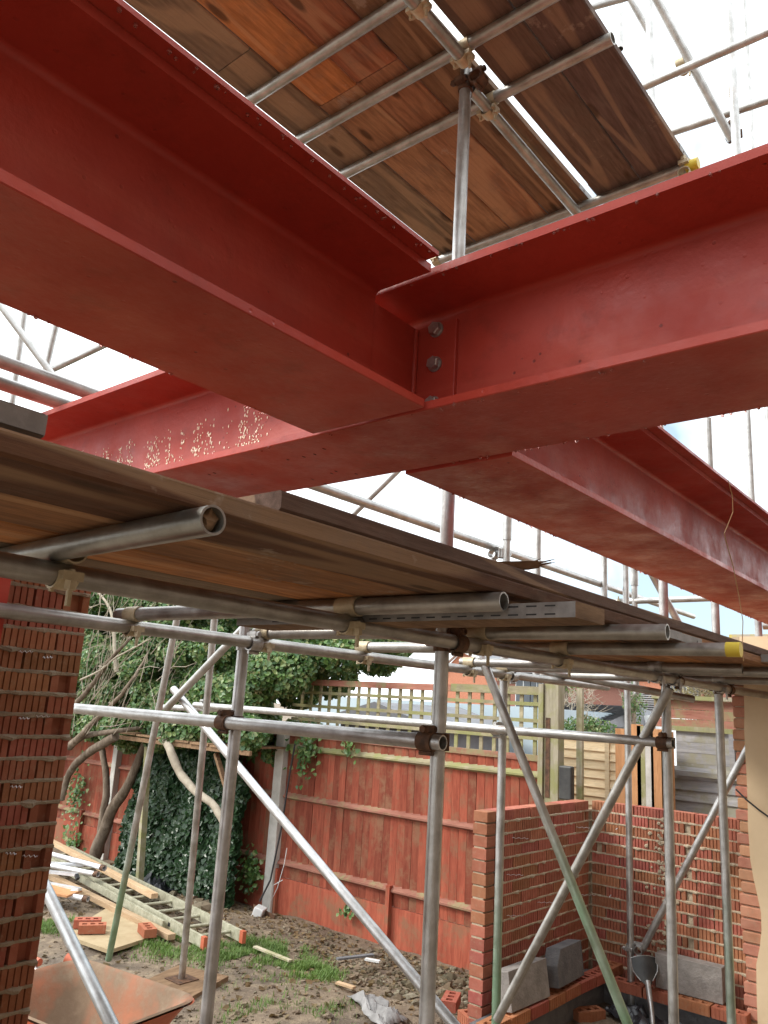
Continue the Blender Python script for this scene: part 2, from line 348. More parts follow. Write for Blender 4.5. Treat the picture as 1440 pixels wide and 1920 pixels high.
def inst(me, name, parent, loc, rot=(0, 0, 0), scale=None, color=None):
    ob = bpy.data.objects.new(name, me); COL.objects.link(ob)
    off = Vector(parent['_o']) if parent is not None else Vector((0, 0, 0))
    ob.parent = parent; ob.location = Vector(loc)-off; ob.rotation_euler = rot
    if scale: ob.scale = scale
    if color: ob.color = (*color, 1)
    return ob

# ------------------------------------------------------------------ ground
def gh(x, y):
    base = G0 + (-.14*min(1, max(0, (x-4.6)/1.6)) if y > 2.9 else .03)
    n = noise.noise(Vector((x*.8, y*.8, 0)))*.035 + noise.noise(Vector((x*3.1, y*3.1, 4)))*.022 + noise.noise(Vector((x*9, y*9, 9)))*.012
    k = 1 if 0 < x < 12 and -2 < y < 16 else .2
    return base + n*k
def axis(lo, a, b, hi, step):
    l = list(np.geomspace(1, 1+a-lo, 14)); l = [a-(q-1) for q in l][::-1]
    m_ = list(np.arange(a+step, b, step)); h = [b+(q-1) for q in np.geomspace(1, 1+hi-b, 16)]
    return l+m_+h
xs = axis(-150, 1.5, 7.0, 300, .05); ys = axis(-150, 1.2, 10.5, 300, .06)
vs = [(x, y, gh(x, y)) for x in xs for y in ys]; ny = len(ys)
fs = [(i*ny+j, (i+1)*ny+j, (i+1)*ny+j+1, i*ny+j+1) for i in range(len(xs)-1) for j in range(ny-1)]
tag(MB().add(vs, fs).build('ground', MT['mud'], smooth=True), kind='structure')

# ------------------------------------------------------------------ steel beams
def isec(c, w_, tf, tw, z0, z1, r=.015):
    """I profile (a,b) about a = c, from height z0 to z1, with root fillets"""
    h = w_/2; t2 = tw/2; P = []
    def arc(cx, cz, a0, a1, n=5): return [(cx+r*math.cos(a0+(a1-a0)*i/n), cz+r*math.sin(a0+(a1-a0)*i/n)) for i in range(n+1)]
    P += [(c-h, z0+.002), (c-h+.002, z0), (c+h-.002, z0), (c+h, z0+.002), (c+h, z0+tf)]
    P += arc(c+t2+r, z0+tf+r, -math.pi/2, -math.pi)
    P += arc(c+t2+r, z1-tf-r, math.pi, math.pi/2)
    P += [(c+h, z1-tf), (c+h, z1), (c-h, z1), (c-h, z1-tf)]
    P += arc(c-t2-r, z1-tf-r, math.pi/2, 0)
    P += arc(c-t2-r, z0+tf+r, 0, -math.pi/2)
    P += [(c-h, z0+tf)]
    return P
def drops(spots, name, parent, r=(.0018, .0042)):
    mb = MB()
    for i, p in enumerate(spots):
        q = random.uniform(*r); mb.blob(p, q, i, 2, (1, 1, 1.25), .08)
    o = mb.build(name, MT['water'], parent, smooth=True); tag(o, kind='stuff'); return o
ZB, ZT, TF = .600, .930, .0185
CX, AY = 1.389, 1.10
# long beam over the photographer
A = thing('steel_beam', (-1.5, AY, ZB), 'red primed steel I-beam running from top left down to the bolted joint', 'steel beam', 'red primed steel beams')
mb = MB(); mb.prism(isec(AY, .322, TF, .012, ZB, ZT), -1.5, 1.214, 'x'); mb.box(1.213, 1.371, AY-.006, AY+.006, ZB+.035, ZT-.045)
mb.build('beam_section', MT['red'], A, smooth=True)
MB().box(-1.5, 1.197, .907, AY+.215, ZT+.001, ZT+.011).build('top_plate', MT['red'], A)
mb = MB(); mb.box(1.3715, 1.3835, AY-.122, AY+.122, ZB+.060, ZT-.046); ep = mb.build('end_plate', MT['red'], A, bevel=.0015)
mb = MB(); mb.rings([(1.3665, AY-.0085, ZB+.06), (1.3665, AY-.0085, ZT-.05)], [.006, .006], 8); mb.build('weld', MT['red'], A, smooth=True)
def bolt(x, y, z, parent, sgn=-1):
    mb = MB(); n = 6; a0 = random.random()
    for rr, d0, d1 in ((.019, 0, .003), ):
        mb.cyl((x, y, z), (x+sgn*.003, y, z), .019, 20)
    hx = [(x+sgn*.003, y+.0165*math.cos(a0+i*math.pi/3), z+.0165*math.sin(a0+i*math.pi/3)) for i in range(6)]
    h2 = [(x+sgn*.0145, p[1], p[2]) for p in hx]; h3 = [(x+sgn*.017, y+(p[1]-y)*.86, z+(p[2]-z)*.86) for p in hx]
    mb.add(hx+h2+h3, [(i, (i+1) % 6, (i+1) % 6+6, i+6) for i in range(6)]+[(i+6, (i+1) % 6+6, (i+1) % 6+12, i+12) for i in range(6)]+[(12, 13, 14, 15, 16, 17)])
    return mb.build('bolt', MT['steel'], parent)
for z in (.868, .780, .681):
    for y in (AY-.066, AY+.066): bolt(1.3715, y, z, A)
drops([(random.uniform(-.2, 1.2), AY-.190+random.uniform(0, .012), ZT-.001) for _ in range(60)] +
      [(random.uniform(0.2, 1.2), AY+.158+random.uniform(-.008, .002), ZB-.001) for _ in range(26)], 'water_droplets', A)
# cross beam
C = thing('steel_beam', (CX, -1.5, ZB), 'red primed steel cross beam meeting both long beams, wet flecks on its left web', 'steel beam', 'red primed steel beams')
MB().prism([(a, b) for a, b in isec(CX, .326, TF, .012, ZB, ZT)], -1.5, 5.2, 'y').build('beam_section', MT['red'], C, smooth=True)
sp = []
for k in range(30):
    y0 = 1.60 + .068*k + random.uniform(-.03, .03); dens = random.choice((12, 24, 40, 60)) if y0 < 2.9 else 30
    for _ in range(dens):
        z = random.triangular(.63, .83, .72); sp.append((CX-.006-.0008, y0+random.gauss(0, .016), z))
mb = MB()
for i, p in enumerate(sp): mb.blob(p, random.uniform(.0014, .0036), i, 1, (.6, .8, random.uniform(1, 2.2)), .1)
t = NT('rain_beads_cream_glint'); MT['bead'] = t.out((0.92, .82, .62), .12, 0); tag(mb.build('water_beads', MT['bead'], C, smooth=True), kind='stuff')  # opaque cream beads; the glint of the water is put into the colour
drops([(1.227+random.uniform(-.001, .008), random.uniform(.2, 1.4), ZT-TF-.001) for _ in range(34)] +
      [(CX+.158+random.uniform(-.005, .004), random.uniform(.25, 1.1), ZB-.0015) for _ in range(30)] +
      [(CX-.155+random.uniform(-.006, .006), random.uniform(.25, 1.6), ZB-.0005) for _ in range(20)], 'water_droplets', C)
mb = MB()
for k in range(9):       # nail-sized drips on the soffit
    pass
for px, py in ((608, 842), (570, 857), (540, 862), (622, 888), (630, 884), (586, 899), (668, 889), (610, 907), (393, 890), (402, 887), (590, 852)):
    p = onz(px, py, ZB-.0005); mb.blob(p, .0045, px, 1, (1.6, .7, .35), .2)
t = NT('dark_paint_drip'); tag(mb.build('paint_drips', t.out((0.16, .02, .015), .3, 0), C), kind='stuff')
# far beam
D = thing('steel_beam', (1.56, AY, ZB), 'red primed steel I-beam continuing beyond the cross beam towards lower right', 'steel beam', 'red primed steel beams')
mb = MB(); mb.prism(isec(AY, .324, TF, .012, ZB-.004, ZT), 1.566, 9.0, 'x'); mb.box(1.40, 1.567, AY-.006, AY+.006, ZB+.035, ZT-.045)
mb.build('beam_section', MT['red'], D, smooth=True)
MB().box(1.60, 9.0, .902, AY+.215, ZT+.001, ZT+.011).build('top_plate', MT['red'], D)
MB().box(1.3955, 1.4075, AY-.122, AY+.122, ZB+.060, ZT-.046).build('end_plate', MT['red'], D, bevel=.0015)
for z in (.866, .776, .686):
    for y in (AY-.066, AY+.066): bolt(1.4075, y, z, D, 1)
drops([(random.uniform(1.7, 5), AY+.158+random.uniform(-.008, .002), ZB-.005) for _ in range(70)], 'water_droplets', D)
# steel column at the far left, in front of the brick pier
CXR = ony(17, 1110, 2.545).x
K = thing('steel_column', (1.12, 2.66, G0), 'dark red steel column standing left of the brick pier', 'steel column')
mb = MB(); mb.box(CXR-.25, CXR, 2.545, 2.56, G0-.1, ZB); mb.box(CXR-.25, CXR, 2.76, 2.775, G0-.1, ZB); mb.box(CXR-.13, CXR-.118, 2.56, 2.76, G0-.1, ZB)
mb.build('column_section', MT['red'], K); MB().box(CXR-.28, CXR+.0, 2.50, 2.79, ZB, ZB+.015).build('cap_plate', MT['red'], K)
# thin wire hanging over the far beam
pts = [onx(1365, 900, 3.2), onx(1376, 935, 3.2), onx(1374, 960, 3.2), onx(1358, 1000, 3.2), onx(1362, 1012, 3.2), onx(1374, 1060, 3.2), onx(1386, 1120, 3.2), onx(1393, 1165, 3.2), onx(1392, 1200, 3.2), onx(1394, 1240, 3.2)]
pts = [ony(p[0], p[1], AY-.225) for p in ((1365, 900), (1373, 930), (1374, 960), (1358, 1000), (1360, 1010), (1374, 1060), (1386, 1120), (1393, 1165), (1392, 1200), (1394, 1240))]
tag(MB().rings(pts, [.0016]*len(pts), 6).build('tying_wire', MT['wire'], org=pts[-1], smooth=True), 'thin copper coloured wire hanging down over the far beam at right', 'wire')

# ------------------------------------------------------------------ scaffold
TR = .02415
def tube(a, b, label, mat='galv', tint=(1, 1, 1), group='scaffold tubes', cap=None):
    a, b = Vector(a), Vector(b); o = thing('scaffold_tube', a, label, 'scaffold tube', group)
    q = (b-a).to_track_quat('Z', 'Y'); me = MB().pipe((0, 0, 0), (0, 0, (b-a).length), TR, TR-.004, 24).mesh('tube', MT[mat], True)
    ob = bpy.data.objects.new('tube', me); COL.objects.link(ob); ob.parent = o; ob.rotation_mode = 'QUATERNION'; ob.rotation_quaternion = q; ob.color = (*tint, 1)
    if cap: 
        d = (b-a).normalized(); MB().cyl(b-d*.05, b+d*.006, TR+.002, 20).build('end_cap', MT[cap], o, smooth=True)
    return o
# coupler meshes: a half-shell round tube A (local x) and one round tube B (local y) at +z
def coupler_mesh(style):
    mb = MB(); n = 16
    def shell(ax, off, w_, r0, r1, a0=0, a1=2*math.pi):
        vs = []; k = n+1
        for ww in (-w_/2, w_/2):
            for rr in (r0, r1):
                for i in range(k):
                    a = a0+(a1-a0)*i/n; c, s_ = math.cos(a)*rr, math.sin(a)*rr
                    vs.append((ww, c, s_+off) if ax == 'x' else (c, ww, s_+off))
        fs = []
        for i in range(n):
            for p, q in ((0, 1), (1, 3), (3, 2), (2, 0)): fs.append((p*k+i, p*k+i+1, q*k+i+1, q*k+i))
        fs += [(0, k, 3*k, 2*k), (k-1, 2*k-1, 4*k-1, 3*k-1)]
        mb.add(vs, fs)
    if style == 'swivel':
        shell('x', 0, .055, TR+.0005, TR+.006); shell('y', .062, .055, TR+.0005, TR+.006)
        mb.cyl((0, 0, TR), (0, 0, .062-TR), .014, 10)
        for (p, d) in (((0, .038, 0), (0, 0, 1)), ((.038, 0, .062), (0, 0, 1))):
            p = Vector(p); d = Vector(d); mb.cyl(p-d*.045, p+d*.03, .006, 8); mb.cyl(p-d*.038, p-d*.024, .0125, 6); mb.cyl(p+d*.018, p+d*.03, .012, 6)
            mb.box(p.x-.012, p.x+.012, p.y-.012, p.y+.012, p.z-.02, p.z+.018)
        mb.cyl((-.027, -.036, .0), (.027, -.036, 0), .007, 8); mb.cyl((-.036, -.027, .062), (-.036, .027, .062), .007, 8)
        mb.box(-.010, .010, .030, .046, .010, .020); mb.box(.030, .046, -.010, .010, .072, .082)
    else:   # band and plate putlog clip
        mb.cur = 0; shell('y', .050, .075, TR+.0005, TR+.004)
        shell('x', 0, .045, TR+.0005, TR+.005, -math.pi*1.05, math.pi*.05)
        mb.box(-.022, .022, -.044, -.02, -.012, .006); mb.box(-.022, .022, .02, .044, -.012, .006)
        mb.cyl((0, -.036, .01), (0, -.036, -.062), .006, 8); mb.cyl((0, -.036, -.012), (0, -.036, -.03), .0125, 6)
        mb.cyl((0, .036, .03), (0, .036, -.03), .006, 8)
    return mb
CM = {}
for st in ('swivel', 'clip'):
    for mt in ('rust', 'brass', 'galvr'): CM[st, mt] = coupler_mesh(st).mesh('coupler', MT[mt], True)
def coupler(parent, p, ax, bx, st='swivel', mt='rust', flip=1):
    ax = Vector(ax).normalized(); bx = Vector(bx); n = ax.cross(bx).normalized()*flip; b2 = n.cross(ax)
    m = Matrix((ax, b2, n)).transposed()
    o = bpy.data.objects.new('coupler', CM[st, mt]); COL.objects.link(o); o.parent = parent
    o.location = Vector(p)-Vector(parent['_o']); o.rotation_euler = m.to_euler(); return o
X_, Y_, Z_ = Vector((1, 0, 0)), Vector((0, 1, 0)), Vector((0, 0, 1))
LZ, LY1, LY2 = .213, 1.502, 2.512          # the two ledgers
UZ = 2.44
g = gh
# standards
P1 = tube((2.185, 1.562, g(2.18, 1.56)), (2.185, 1.562, 2.505), 'tall scaffold upright nearest the middle, rising before the red fence to the top boards')
P2 = tube((2.185, 2.57, g(2.18, 2.57)), (2.185, 2.57, 1.6), 'scaffold upright left of centre with rail clamped at chest height', tint=(1, 1, 1.02))
P6 = tube((4.2, 1.562, g(4.2, 1.56)), (4.2, 1.562, 5.6), 'scaffold upright standing before the right brick wall, short rail ending on it')
P7 = tube((5.06, 1.562, g(5, 1.56)), (5.06, 1.562, 1.95), 'scaffold upright crossing the right end of the low brick wall', 'galvg')
P8 = tube((6.0, 1.562, g(6, 1.56)), (6.0, 1.562, 6.5), 'scaffold upright at the right edge before the cream wall')
P9 = tube((5.93, 2.50, g(5.9, 2.5)), (5.93, 2.50, 1.6), 'thin far scaffold upright rising from the brick corner beside the shovel')
P5 = tube((4.245, 2.567, -1.78), (4.245, 2.567, 1.20), 'scaffold upright standing on cored bricks at the near end of the low wall', 'galvg')
P3 = tube(Vector((3.84, 5.70, -1.98)), atd(340, 1120, 5.6), 'leaning scaffold tube at left whose foot rests beside the ladder', 'galvg')
P4 = tube(Vector((3.95, 4.95, -1.95)), atd(405, 1130, 5.5), 'scaffold tube at left standing on a base plate and timber square')
MB().box(3.865, 4.035, 4.865, 5.035, -1.956, -1.950).build('base_plate', MT['rust'], P4)
for nm, xx, yy, z1, lb in (('a', 4.81, 2.66, 2.6, 'far upright behind the red beam, right of the splintered wood'), ('b', 5.80, 2.62, 2.6, 'far upright behind the platform, left of the yellow coupler')):
    tube((xx, yy, .25), (xx, yy, z1), lb)
P13 = tube((6.10, 2.50, .2), (6.10, 2.50, 1.9), 'far upright with joint sleeve beside the yellow coupler')
MB().pipe((6.10, 2.50, 1.05), (6.10, 2.50, 1.28), .031, TR+.001).build('joint_sleeve', MT['galvr'], P13, smooth=True)
MB().pipe((4.245, 2.567, 1.06), (4.245, 2.567, 1.22), .030, TR+.001).build('joint_sleeve', MT['galvr'], P5, smooth=True)
tube((6.35, 1.50, 1.5), (6.35, 1.50, 6.5), 'slim upright in the top right corner, right of its neighbour')
tube(atd(1163, -30, 6.5), atd(1163, 92, 6.2), 'short length of upright seen above the upper platform edge')
# ledgers
L1 = tube((-.35, LY1, LZ), (3.30, LY1, LZ+.004), 'thick near ledger tube carrying the left part of the lower platform', tint=(.75, .72, .68))
L1b = tube((3.28, LY1-.001, LZ+.004), (6.2, LY1, LZ+.006), 'near ledger tube continuing right under the platform past three uprights', tint=(.8, .78, .75))
L2 = tube((.2, LY2, LZ+.002), (5.6, LY2, LZ+.01), 'thin far ledger tube running behind the uprights under the lower platform', tint=(.85, .83, .8))
# guard rails along chest height
H1 = tube((2.124, 3.9, -.105), (2.124, 1.50, -.104), 'pale horizontal rail joining the brick pier to the middle upright')
p_, q_ = onx(365, 1322, 4.135), onx(1262, 1394, 4.135)
H2 = tube(p_, q_, 'long thin rail behind the middle upright, orange stained, ending at the right upright', 'galvr')
tube(onx(300, 1326, 4.3), onx(430, 1330, 4.3), 'short end of far rail behind the pale rail at left')
# transoms under the lower platform
TZ = LZ+.0495
def trans(l, r):
    a, b = onz(*r, TZ), onz(*l, TZ); d = (b-a).normalized(); return b+d*.2, a
a, b = onz(20, 1045, TZ), onz(400, 975, TZ)
T1 = tube(b, a+(a-b)*.6, 'big near transom tube under the boards with a wood plugged mouth', 'galvr', tint=(.7, .7, .66))
me = MB(); q = b+(a-b).normalized()*.022; me.blob(q, .0175, 3, 2, (1, 1, 1), .3); me.build('wood_plug', MT['oldwood'], T1)
T2 = tube(*trans((285, 1151), (945, 1128)), 'transom tube ending open-mouthed left of the perforated metal edge', tint=(.8, .78, .75))
T3 = tube(*trans((545, 1187), (1252, 1185)), 'second transom mouth, just right of the plank with perforated edge', tint=(.8, .78, .74))
T4 = tube(*trans((735, 1214), (1385, 1218)), 'transom tube with bright yellow end cap at right', tint=(.8, .78, .74), cap=None)
q, d = onz(1385, 1218, TZ), (onz(1385, 1218, TZ)-onz(735, 1214, TZ)).normalized(); MB().cyl(q-d*.04, q+d*.008, TR+.002, 20).build('end_cap', MT['yellow'], T4, smooth=True)
T5 = tube(*trans((925, 1243), (1392, 1255)), 'transom tube under the yellow capped one', tint=(.78, .76, .74))
T6 = tube((4.15, 2.75, TZ), (4.15, .75, TZ), 'lowest transom tube at right reaching the frame edge', tint=(.75, .73, .7))
T7 = tube((4.9, 2.7, TZ), (4.9, .8, TZ), 'farthest transom tube beneath the platform at right', tint=(.75, .73, .7))
T8 = tube(atd(958, 1246, 5.2), atd(1300, 1311, 5.3), 'pale low tube with a free round end hanging below the ledgers at right')
# couplers
def atx(l, r, Y):
    a, b = trans(l, r); return a.x+(b.x-a.x)*(Y-a.y)/(b.y-a.y)
TE = (((285, 1151), (945, 1128)), ((545, 1187), (1252, 1185)), ((735, 1214), (1385, 1218)), ((925, 1243), (1392, 1255)))
for (t_, x) in ((T2, atx(*TE[0], LY2)), (T3, atx(*TE[1], LY2)), (T4, atx(*TE[2], LY2)), (T5, atx(*TE[3], LY2)), (T6, 4.15)):
    coupler(t_, (x, LY2, LZ), X_, Y_, 'clip', 'brass')
for (t_, x) in ((T1, ony(118, 1075, LY1).x), (T2, atx(*TE[0], LY1)), (T3, atx(*TE[1], LY1)), (T4, atx(*TE[2], LY1)), (T5, atx(*TE[3], LY1)), (T6, 4.15), (T7, 4.9)):
    coupler(t_, (x, LY1, LZ), X_, Y_, 'clip', 'brass' if x < 3.5 else 'galvr')
coupler(P1, (2.185, 1.562, LZ), Z_, X_, 'swivel', 'rust', -1); coupler(P1, (2.185, 1.562, -.104), Z_, Y_, 'swivel', 'rust', 1)
coupler(P2, (2.185, 2.57, LZ), Z_, X_, 'swivel', 'galvr', -1); coupler(P2, (2.185, 2.57, -.105), Z_, Y_, 'swivel', 'rust', 1)
coupler(P6, (4.2, 1.562, LZ), Z_, X_, 'swivel', 'rust', -1); coupler(P6, (4.2, 1.562, -.1), Z_, Y_, 'swivel', 'rust', 1)
coupler(P7, (5.06, 1.562, LZ), Z_, X_, 'swivel', 'rust', -1); coupler(P8, (6.0, 1.562, LZ), Z_, X_, 'swivel', 'rust', -1)
coupler(P5, (4.245, 2.567, LZ), Z_, X_, 'swivel', 'galvr', -1); coupler(P5, (4.245, 2.567, -.105), Z_, Y_, 'swivel', 'galvr', 1)
coupler(P9, (5.93, 2.50, -1.56), Z_, X_, 'swivel', 'galvr', -1)
coupler(H2, p_+Vector((0, -.12, 0)), Y_, Z_, 'swivel', 'galvr', 1)
# braces
tube(onx(325, 1292, 3.19), onx(862, 1935, 3.19), 'long diagonal brace falling from upper left to the foot of the middle upright', tint=(1.1, 1.1, 1.12))
tube(onx(312, 1328, 3.14), onx(462, 1172, 3.14), 'short diagonal brace rising to the left upright')
G3 = tube(onx(1180, 1928, 4.05), ony(903, 1232, 2.44), 'green stained diagonal brace crossing the darker brace before the low wall', 'galvg')
tube(onx(1256, 1290, 4.14), onx(932, 1912, 4.14), 'brown grey diagonal brace rising right to the upright', 'galvr', tint=(.85, .82, .78))
tube(Vector((5.95, 1.50, .16)), Vector((5.95, 2.42, -1.55)), 'diagonal brace from the right edge down to the shovel corner', 'galvr')
tube(atd(78, 1650, 3.3), atd(216, 1935, 2.9), 'bluish grey brace in front of the wheelbarrow at lower left', tint=(1.05, 1.1, 1.15))
# platform guard rails and the far lift
tube((-.2, 2.62, 1.045), (1.75, 2.62, 1.05), 'upper one of two close guard rails beyond the beam at far left')
tube((-.2, 2.70, 1.00), (1.9, 2.70, 1.005), 'lower one of two close guard rails beyond the beam at far left')
U1 = tube(ony(560, 900, 2.66), ony(1300, 1156, 2.66), 'guard rail sloping down behind the red beams over the lower platform')
coupler(P5, (4.245, 2.60, .975), Z_, X_, 'swivel', 'galvr', 1)
tube((6.1, 2.75, .925), (6.1, 1.45, .925), 'short cross rail right of the yellow coupler')
coupler(P13, (6.10, 2.62, .90), Y_, X_, 'clip', 'brass', 1)
tube(atd(648, 978, 6.0), atd(748, 880, 6.0), 'faint brace crossing behind the guard rail under the joint')
tube(atd(1205, 1045, 5.4), atd(1290, 1200, 5.4), 'diagonal tube behind the ringed upright at right')
tube((5.3, .9, .62), (5.3, 1.35, .62), 'short tube end poking out under the far beam at right')
tube(atd(-20, 545, 5.3), atd(102, 708, 5.3), 'diagonal tube at the far left under the near beam')
tube(atd(50, 560, 6.6), atd(18, 790, 6.6), 'leftmost thin upright behind the diagonal at far left')
tube(atd(116, 565, 6.0), atd(84, 700, 6.0), 'second thin upright at far left meeting the tube junction')
tube(atd(96, 694, 6.0), atd(215, 638, 6.0), 'thin rail leaving the junction at far left towards the beam')
tube((5.3, 2.57, 1.2), (4.4, 2.57, 3.9), 'hidden brace of the far lift glimpsed above the deck') if False else None
# upper right far rails
tube(ony(1190, 170, 1.50), ony(1190, 170, 1.50)+Vector((.02, -1.3, 0)), 'upper right rail sloping up across the white sky')
tube(onx(1128, 292, 4.26), onx(1500, 168, 4.26)+Vector((0, 0, 0)), 'lower right rail just above the cross beam against the sky')
UP = tube(atd(1226, -10, 4.55), atd(1372, 262, 4.6), 'long diagonal tube in the top right sky')
tube(atd(1176, -12, 5.5), atd(1218, 62, 5.5), 'short diagonal tube beside the top right upright')
tube(atd(1100, 16, 5.5), atd(1180, -6, 5.5), 'short tube piece touching the upper platform corner')
coupler(P8, onx(1378, 255, 4.3)*1.0, Z_, Y_, 'swivel', 'rust', 1); coupler(UP, atd(1281, 130, 4.6), X_, Y_, 'clip', 'brass')
MB().box(5.996, 6.004, 1.5, 1.501, 3, 3.001) if False else None
# upper platform
UTZ = UZ+.05
for x, y1, lb in ((1.77, .9, 'upper transom nearest the big beam, leftmost under the top boards'), (2.07, .55, 'second upper transom, crossing the top of the middle upright'), (2.365, 1.02, 'third upper transom with its open end over the right-hand boards')):
    tube((x, 2.46, UTZ), (x, y1, UTZ), lb, tint=(.85, .84, .8))
UT4 = tube((3.235, 2.47, UTZ-.005), (3.235, 1.00, UTZ-.005), 'last upper transom along the cross beam with yellow capped end', tint=(.85, .84, .8), cap='yellow')
tube((4.02, 1.03, 2.35), (4.02, 1.03, 5.2), 'stout upright in the upper right sky beside the long diagonal')
UL = tube((1.0, 1.500, UZ), (2.10, 1.500, UZ), 'upper ledger stub ending at the head of the middle upright', tint=(.8, .78, .74))
UL2 = tube((2.22, 1.56, UZ+.0), (3.20, 1.58, UZ), 'upper ledger running beside the bright slot between the top boards', 'galvr', tint=(.75, .74, .7))
coupler(UL, (1.79, 1.50, UZ), X_, Y_, 'clip', 'brass'); coupler(UL, (2.07, 1.50, UZ), X_, Y_, 'clip', 'brass'); coupler(UL2, (2.365, 1.57, UZ), X_, Y_, 'clip', 'brass')
coupler(P1, (2.185, 1.562, UZ-.01), Z_, X_, 'swivel', 'rust', -1)
coupler(UT4, (3.235, 2.46, UTZ), Y_, X_, 'clip', 'brass', -1); coupler(UT4, (3.235, 1.05, UTZ), Y_, X_, 'clip', 'brass', 1)

# ------------------------------------------------------------------ boards
def board(x0, x1, y, z, label, color, w_=.2195, th=.038, yaw=0, pitch=0, bands=(1, 1), group='scaffold boards', mat='board', roll=0):
    o = thing('scaffold_board', (x0, y, z), label, 'scaffold board', group)
    o.rotation_euler = (roll, pitch, yaw); L = x1-x0; n = max(3, int(L/.25)); mb = MB(); vs = []; sd_ = random.random()*50
    for i in range(n+1):
        x = L*i/n; e = [noise.noise(Vector((x*1.3, k, sd_)))*.0028 for k in range(4)]
        c = .005
        for a, b in ((-w_/2+c, 0), (w_/2-c, 0), (w_/2, c), (w_/2, th-c), (w_/2-c, th), (-w_/2+c, th), (-w_/2, th-c), (-w_/2, c)):
            vs.append((x, a+(e[0] if a < 0 else e[1]), b+e[2]*.5))
    fs = [tuple(range(8)), tuple(range(n*8+7, n*8-1, -1))]
    for i in range(n):
        for j in range(8): fs.append((i*8+j, (i+1)*8+j, (i+1)*8+(j+1) % 8, i*8+(j+1) % 8))
    mb.add(vs, fs); me = mb.mesh('timber', MT[mat], False)
    t_ = bpy.data.objects.new('timber', me); COL.objects.link(t_); t_.parent = o; t_.color = (*color, 1)
    for e, xx in ((0, -.0015), (1, L+.0015)):
        if not bands[e]: continue
        s_ = 1 if e == 0 else -1; b = MB(); xi = xx+s_*.0015
        b.box(min(xx, xi), max(xx, xi), -w_/2, w_/2, .002, th-.002)
        for sy in (-1, 1):
            b.box(min(xx, xx+s_*.22), max(xx, xx+s_*.22), sy*(w_/2+.0005)-.001, sy*(w_/2+.0005)+.001, .004, th-.004)
            b.cyl((xx+s_*.17, sy*(w_/2+.001), th/2), (xx+s_*.17, sy*(w_/2+.004), th/2), .006, 8)
        eb = b.build('end_band', MT['band']); eb.parent = o
    return o
OR, BR, GR, DK, RD = (0.56, .25, .095), (0.36, .18, .085), (0.26, .19, .125), (0.13, .062, .033), (0.36, .15, .08)
BZ = TZ+TR+.003     # underside of the lower deck
low = [(1.030, 'outermost board of the lower platform, dark edge facing the camera', DK), (1.255, 'second board in from the open edge of the lower platform', BR), (1.480, 'third board of the lower platform, lying right above the near ledger', OR), (1.705, 'fourth board of the lower platform, behind the near ledger', GR), (1.93, 'innermost board of the lower platform', BR)]  # outermost board is the darkest brown all over
for y, lb, c in low:
    board(-.9, 2.95, y+.1125, BZ, lb + ', left run', c)
    board(2.96, 6.1, y+.1125+.004, BZ, lb + ', right run', BR if c is not BR else OR)
board(-1.8, .515, 1.205, BZ+.058, 'short end of a raised board with steel end band, left of the cross beam', (0.22, .19, .16))
board(.935, 4.35, 1.145, BZ+.039, 'upper layer board on the lower platform with pale sawn end', (0.16, .10, .075), bands=(0, 1))
board(4.0, 7.5, .93, BZ+.01, 'board lying out at the right end of the lower platform, pale underside', (0.42, .30, .2))
q, q2_ = onz(1078, 1142, .243), onz(1130, 1150, .243)
pk = thing('plated_plank', (q.x, q.y, .243), 'short plank laid across under the deck with a perforated grey steel edge', 'plank')
px1 = q.x+.16; MB().box(q.x+.003, px1, q.y, q.y+1.2, .224, .262).build('timber', MT['oldwood'], pk)
MB().box(q.x, q.x+.0025, q.y, q.y+1.2, .2245, .2615).build('steel_edge', MT['band'], pk)
mb = MB()
for i in range(20):
    for zz in (.233, .253): mb.box(q.x-.001, q.x-.0002, q.y+.05+i*.05, q.y+.078+i*.05, zz-.0018, zz+.0018)
tag(mb.build('slots', MT['rubber'], pk), kind='stuff')
# splintered offcut lying on the deck
sp_ = thing('broken_wood', (2.0, 1.3, BZ+.08), 'splintered red-brown timber offcut lying on the lower platform', 'broken wood')
a, b = ony(915, 1062, 1.22), ony(1000, 1060, 1.16); mb = MB(); mb.bar(a, b, .05, .022); mb.build('offcut', MT['oldwood'], sp_)
mb = MB(); d = (b-a).normalized()
for i in range(14):
    p = b+Vector((0, random.uniform(-.02, .02), random.uniform(-.009, .009))); q = p+d*random.uniform(.02, .07)+Vector((0, 0, random.uniform(-.005, .018))); mb.rings([p-d*.02, q], [.004, .0008], 5)
mb.build('splinters', MT['oldwood'], sp_)
# upper deck
UBZ = UTZ+TR+.003
ups = [(1.043, 'rightmost board of the top platform, dark brown'), (1.268, 'second board from the right of the top platform, light stain'), (1.532, 'board left of the bright slot in the top platform'), (1.757, 'second board left of the bright slot in the top platform'), (1.982, 'second board from the left of the top platform'), (2.207, 'leftmost board of the top platform beside the big beam')]
cn = [DK, (0.20, .13, .09), DK, RD, OR, GR]; cf = [(0.17, .115, .095), (0.19, .13, .095), (0.25, .15, .085), (0.40, .21, .115), (0.42, .24, .13), (0.25, .185, .12)]
for (y, lb), c1, c2, xj in zip(ups, cn, cf, (.62, 1.05, .84, 1.985, 1.992, 1.60)):
    board(-.8, xj, y+.1125, UBZ, lb + ', near run', c1, bands=(1, 0)); board(xj+.004, 3.36, y+.1125+random.uniform(-.001, .001), UBZ+random.uniform(0, .003), lb + ', far run', c2, bands=(0, 1))

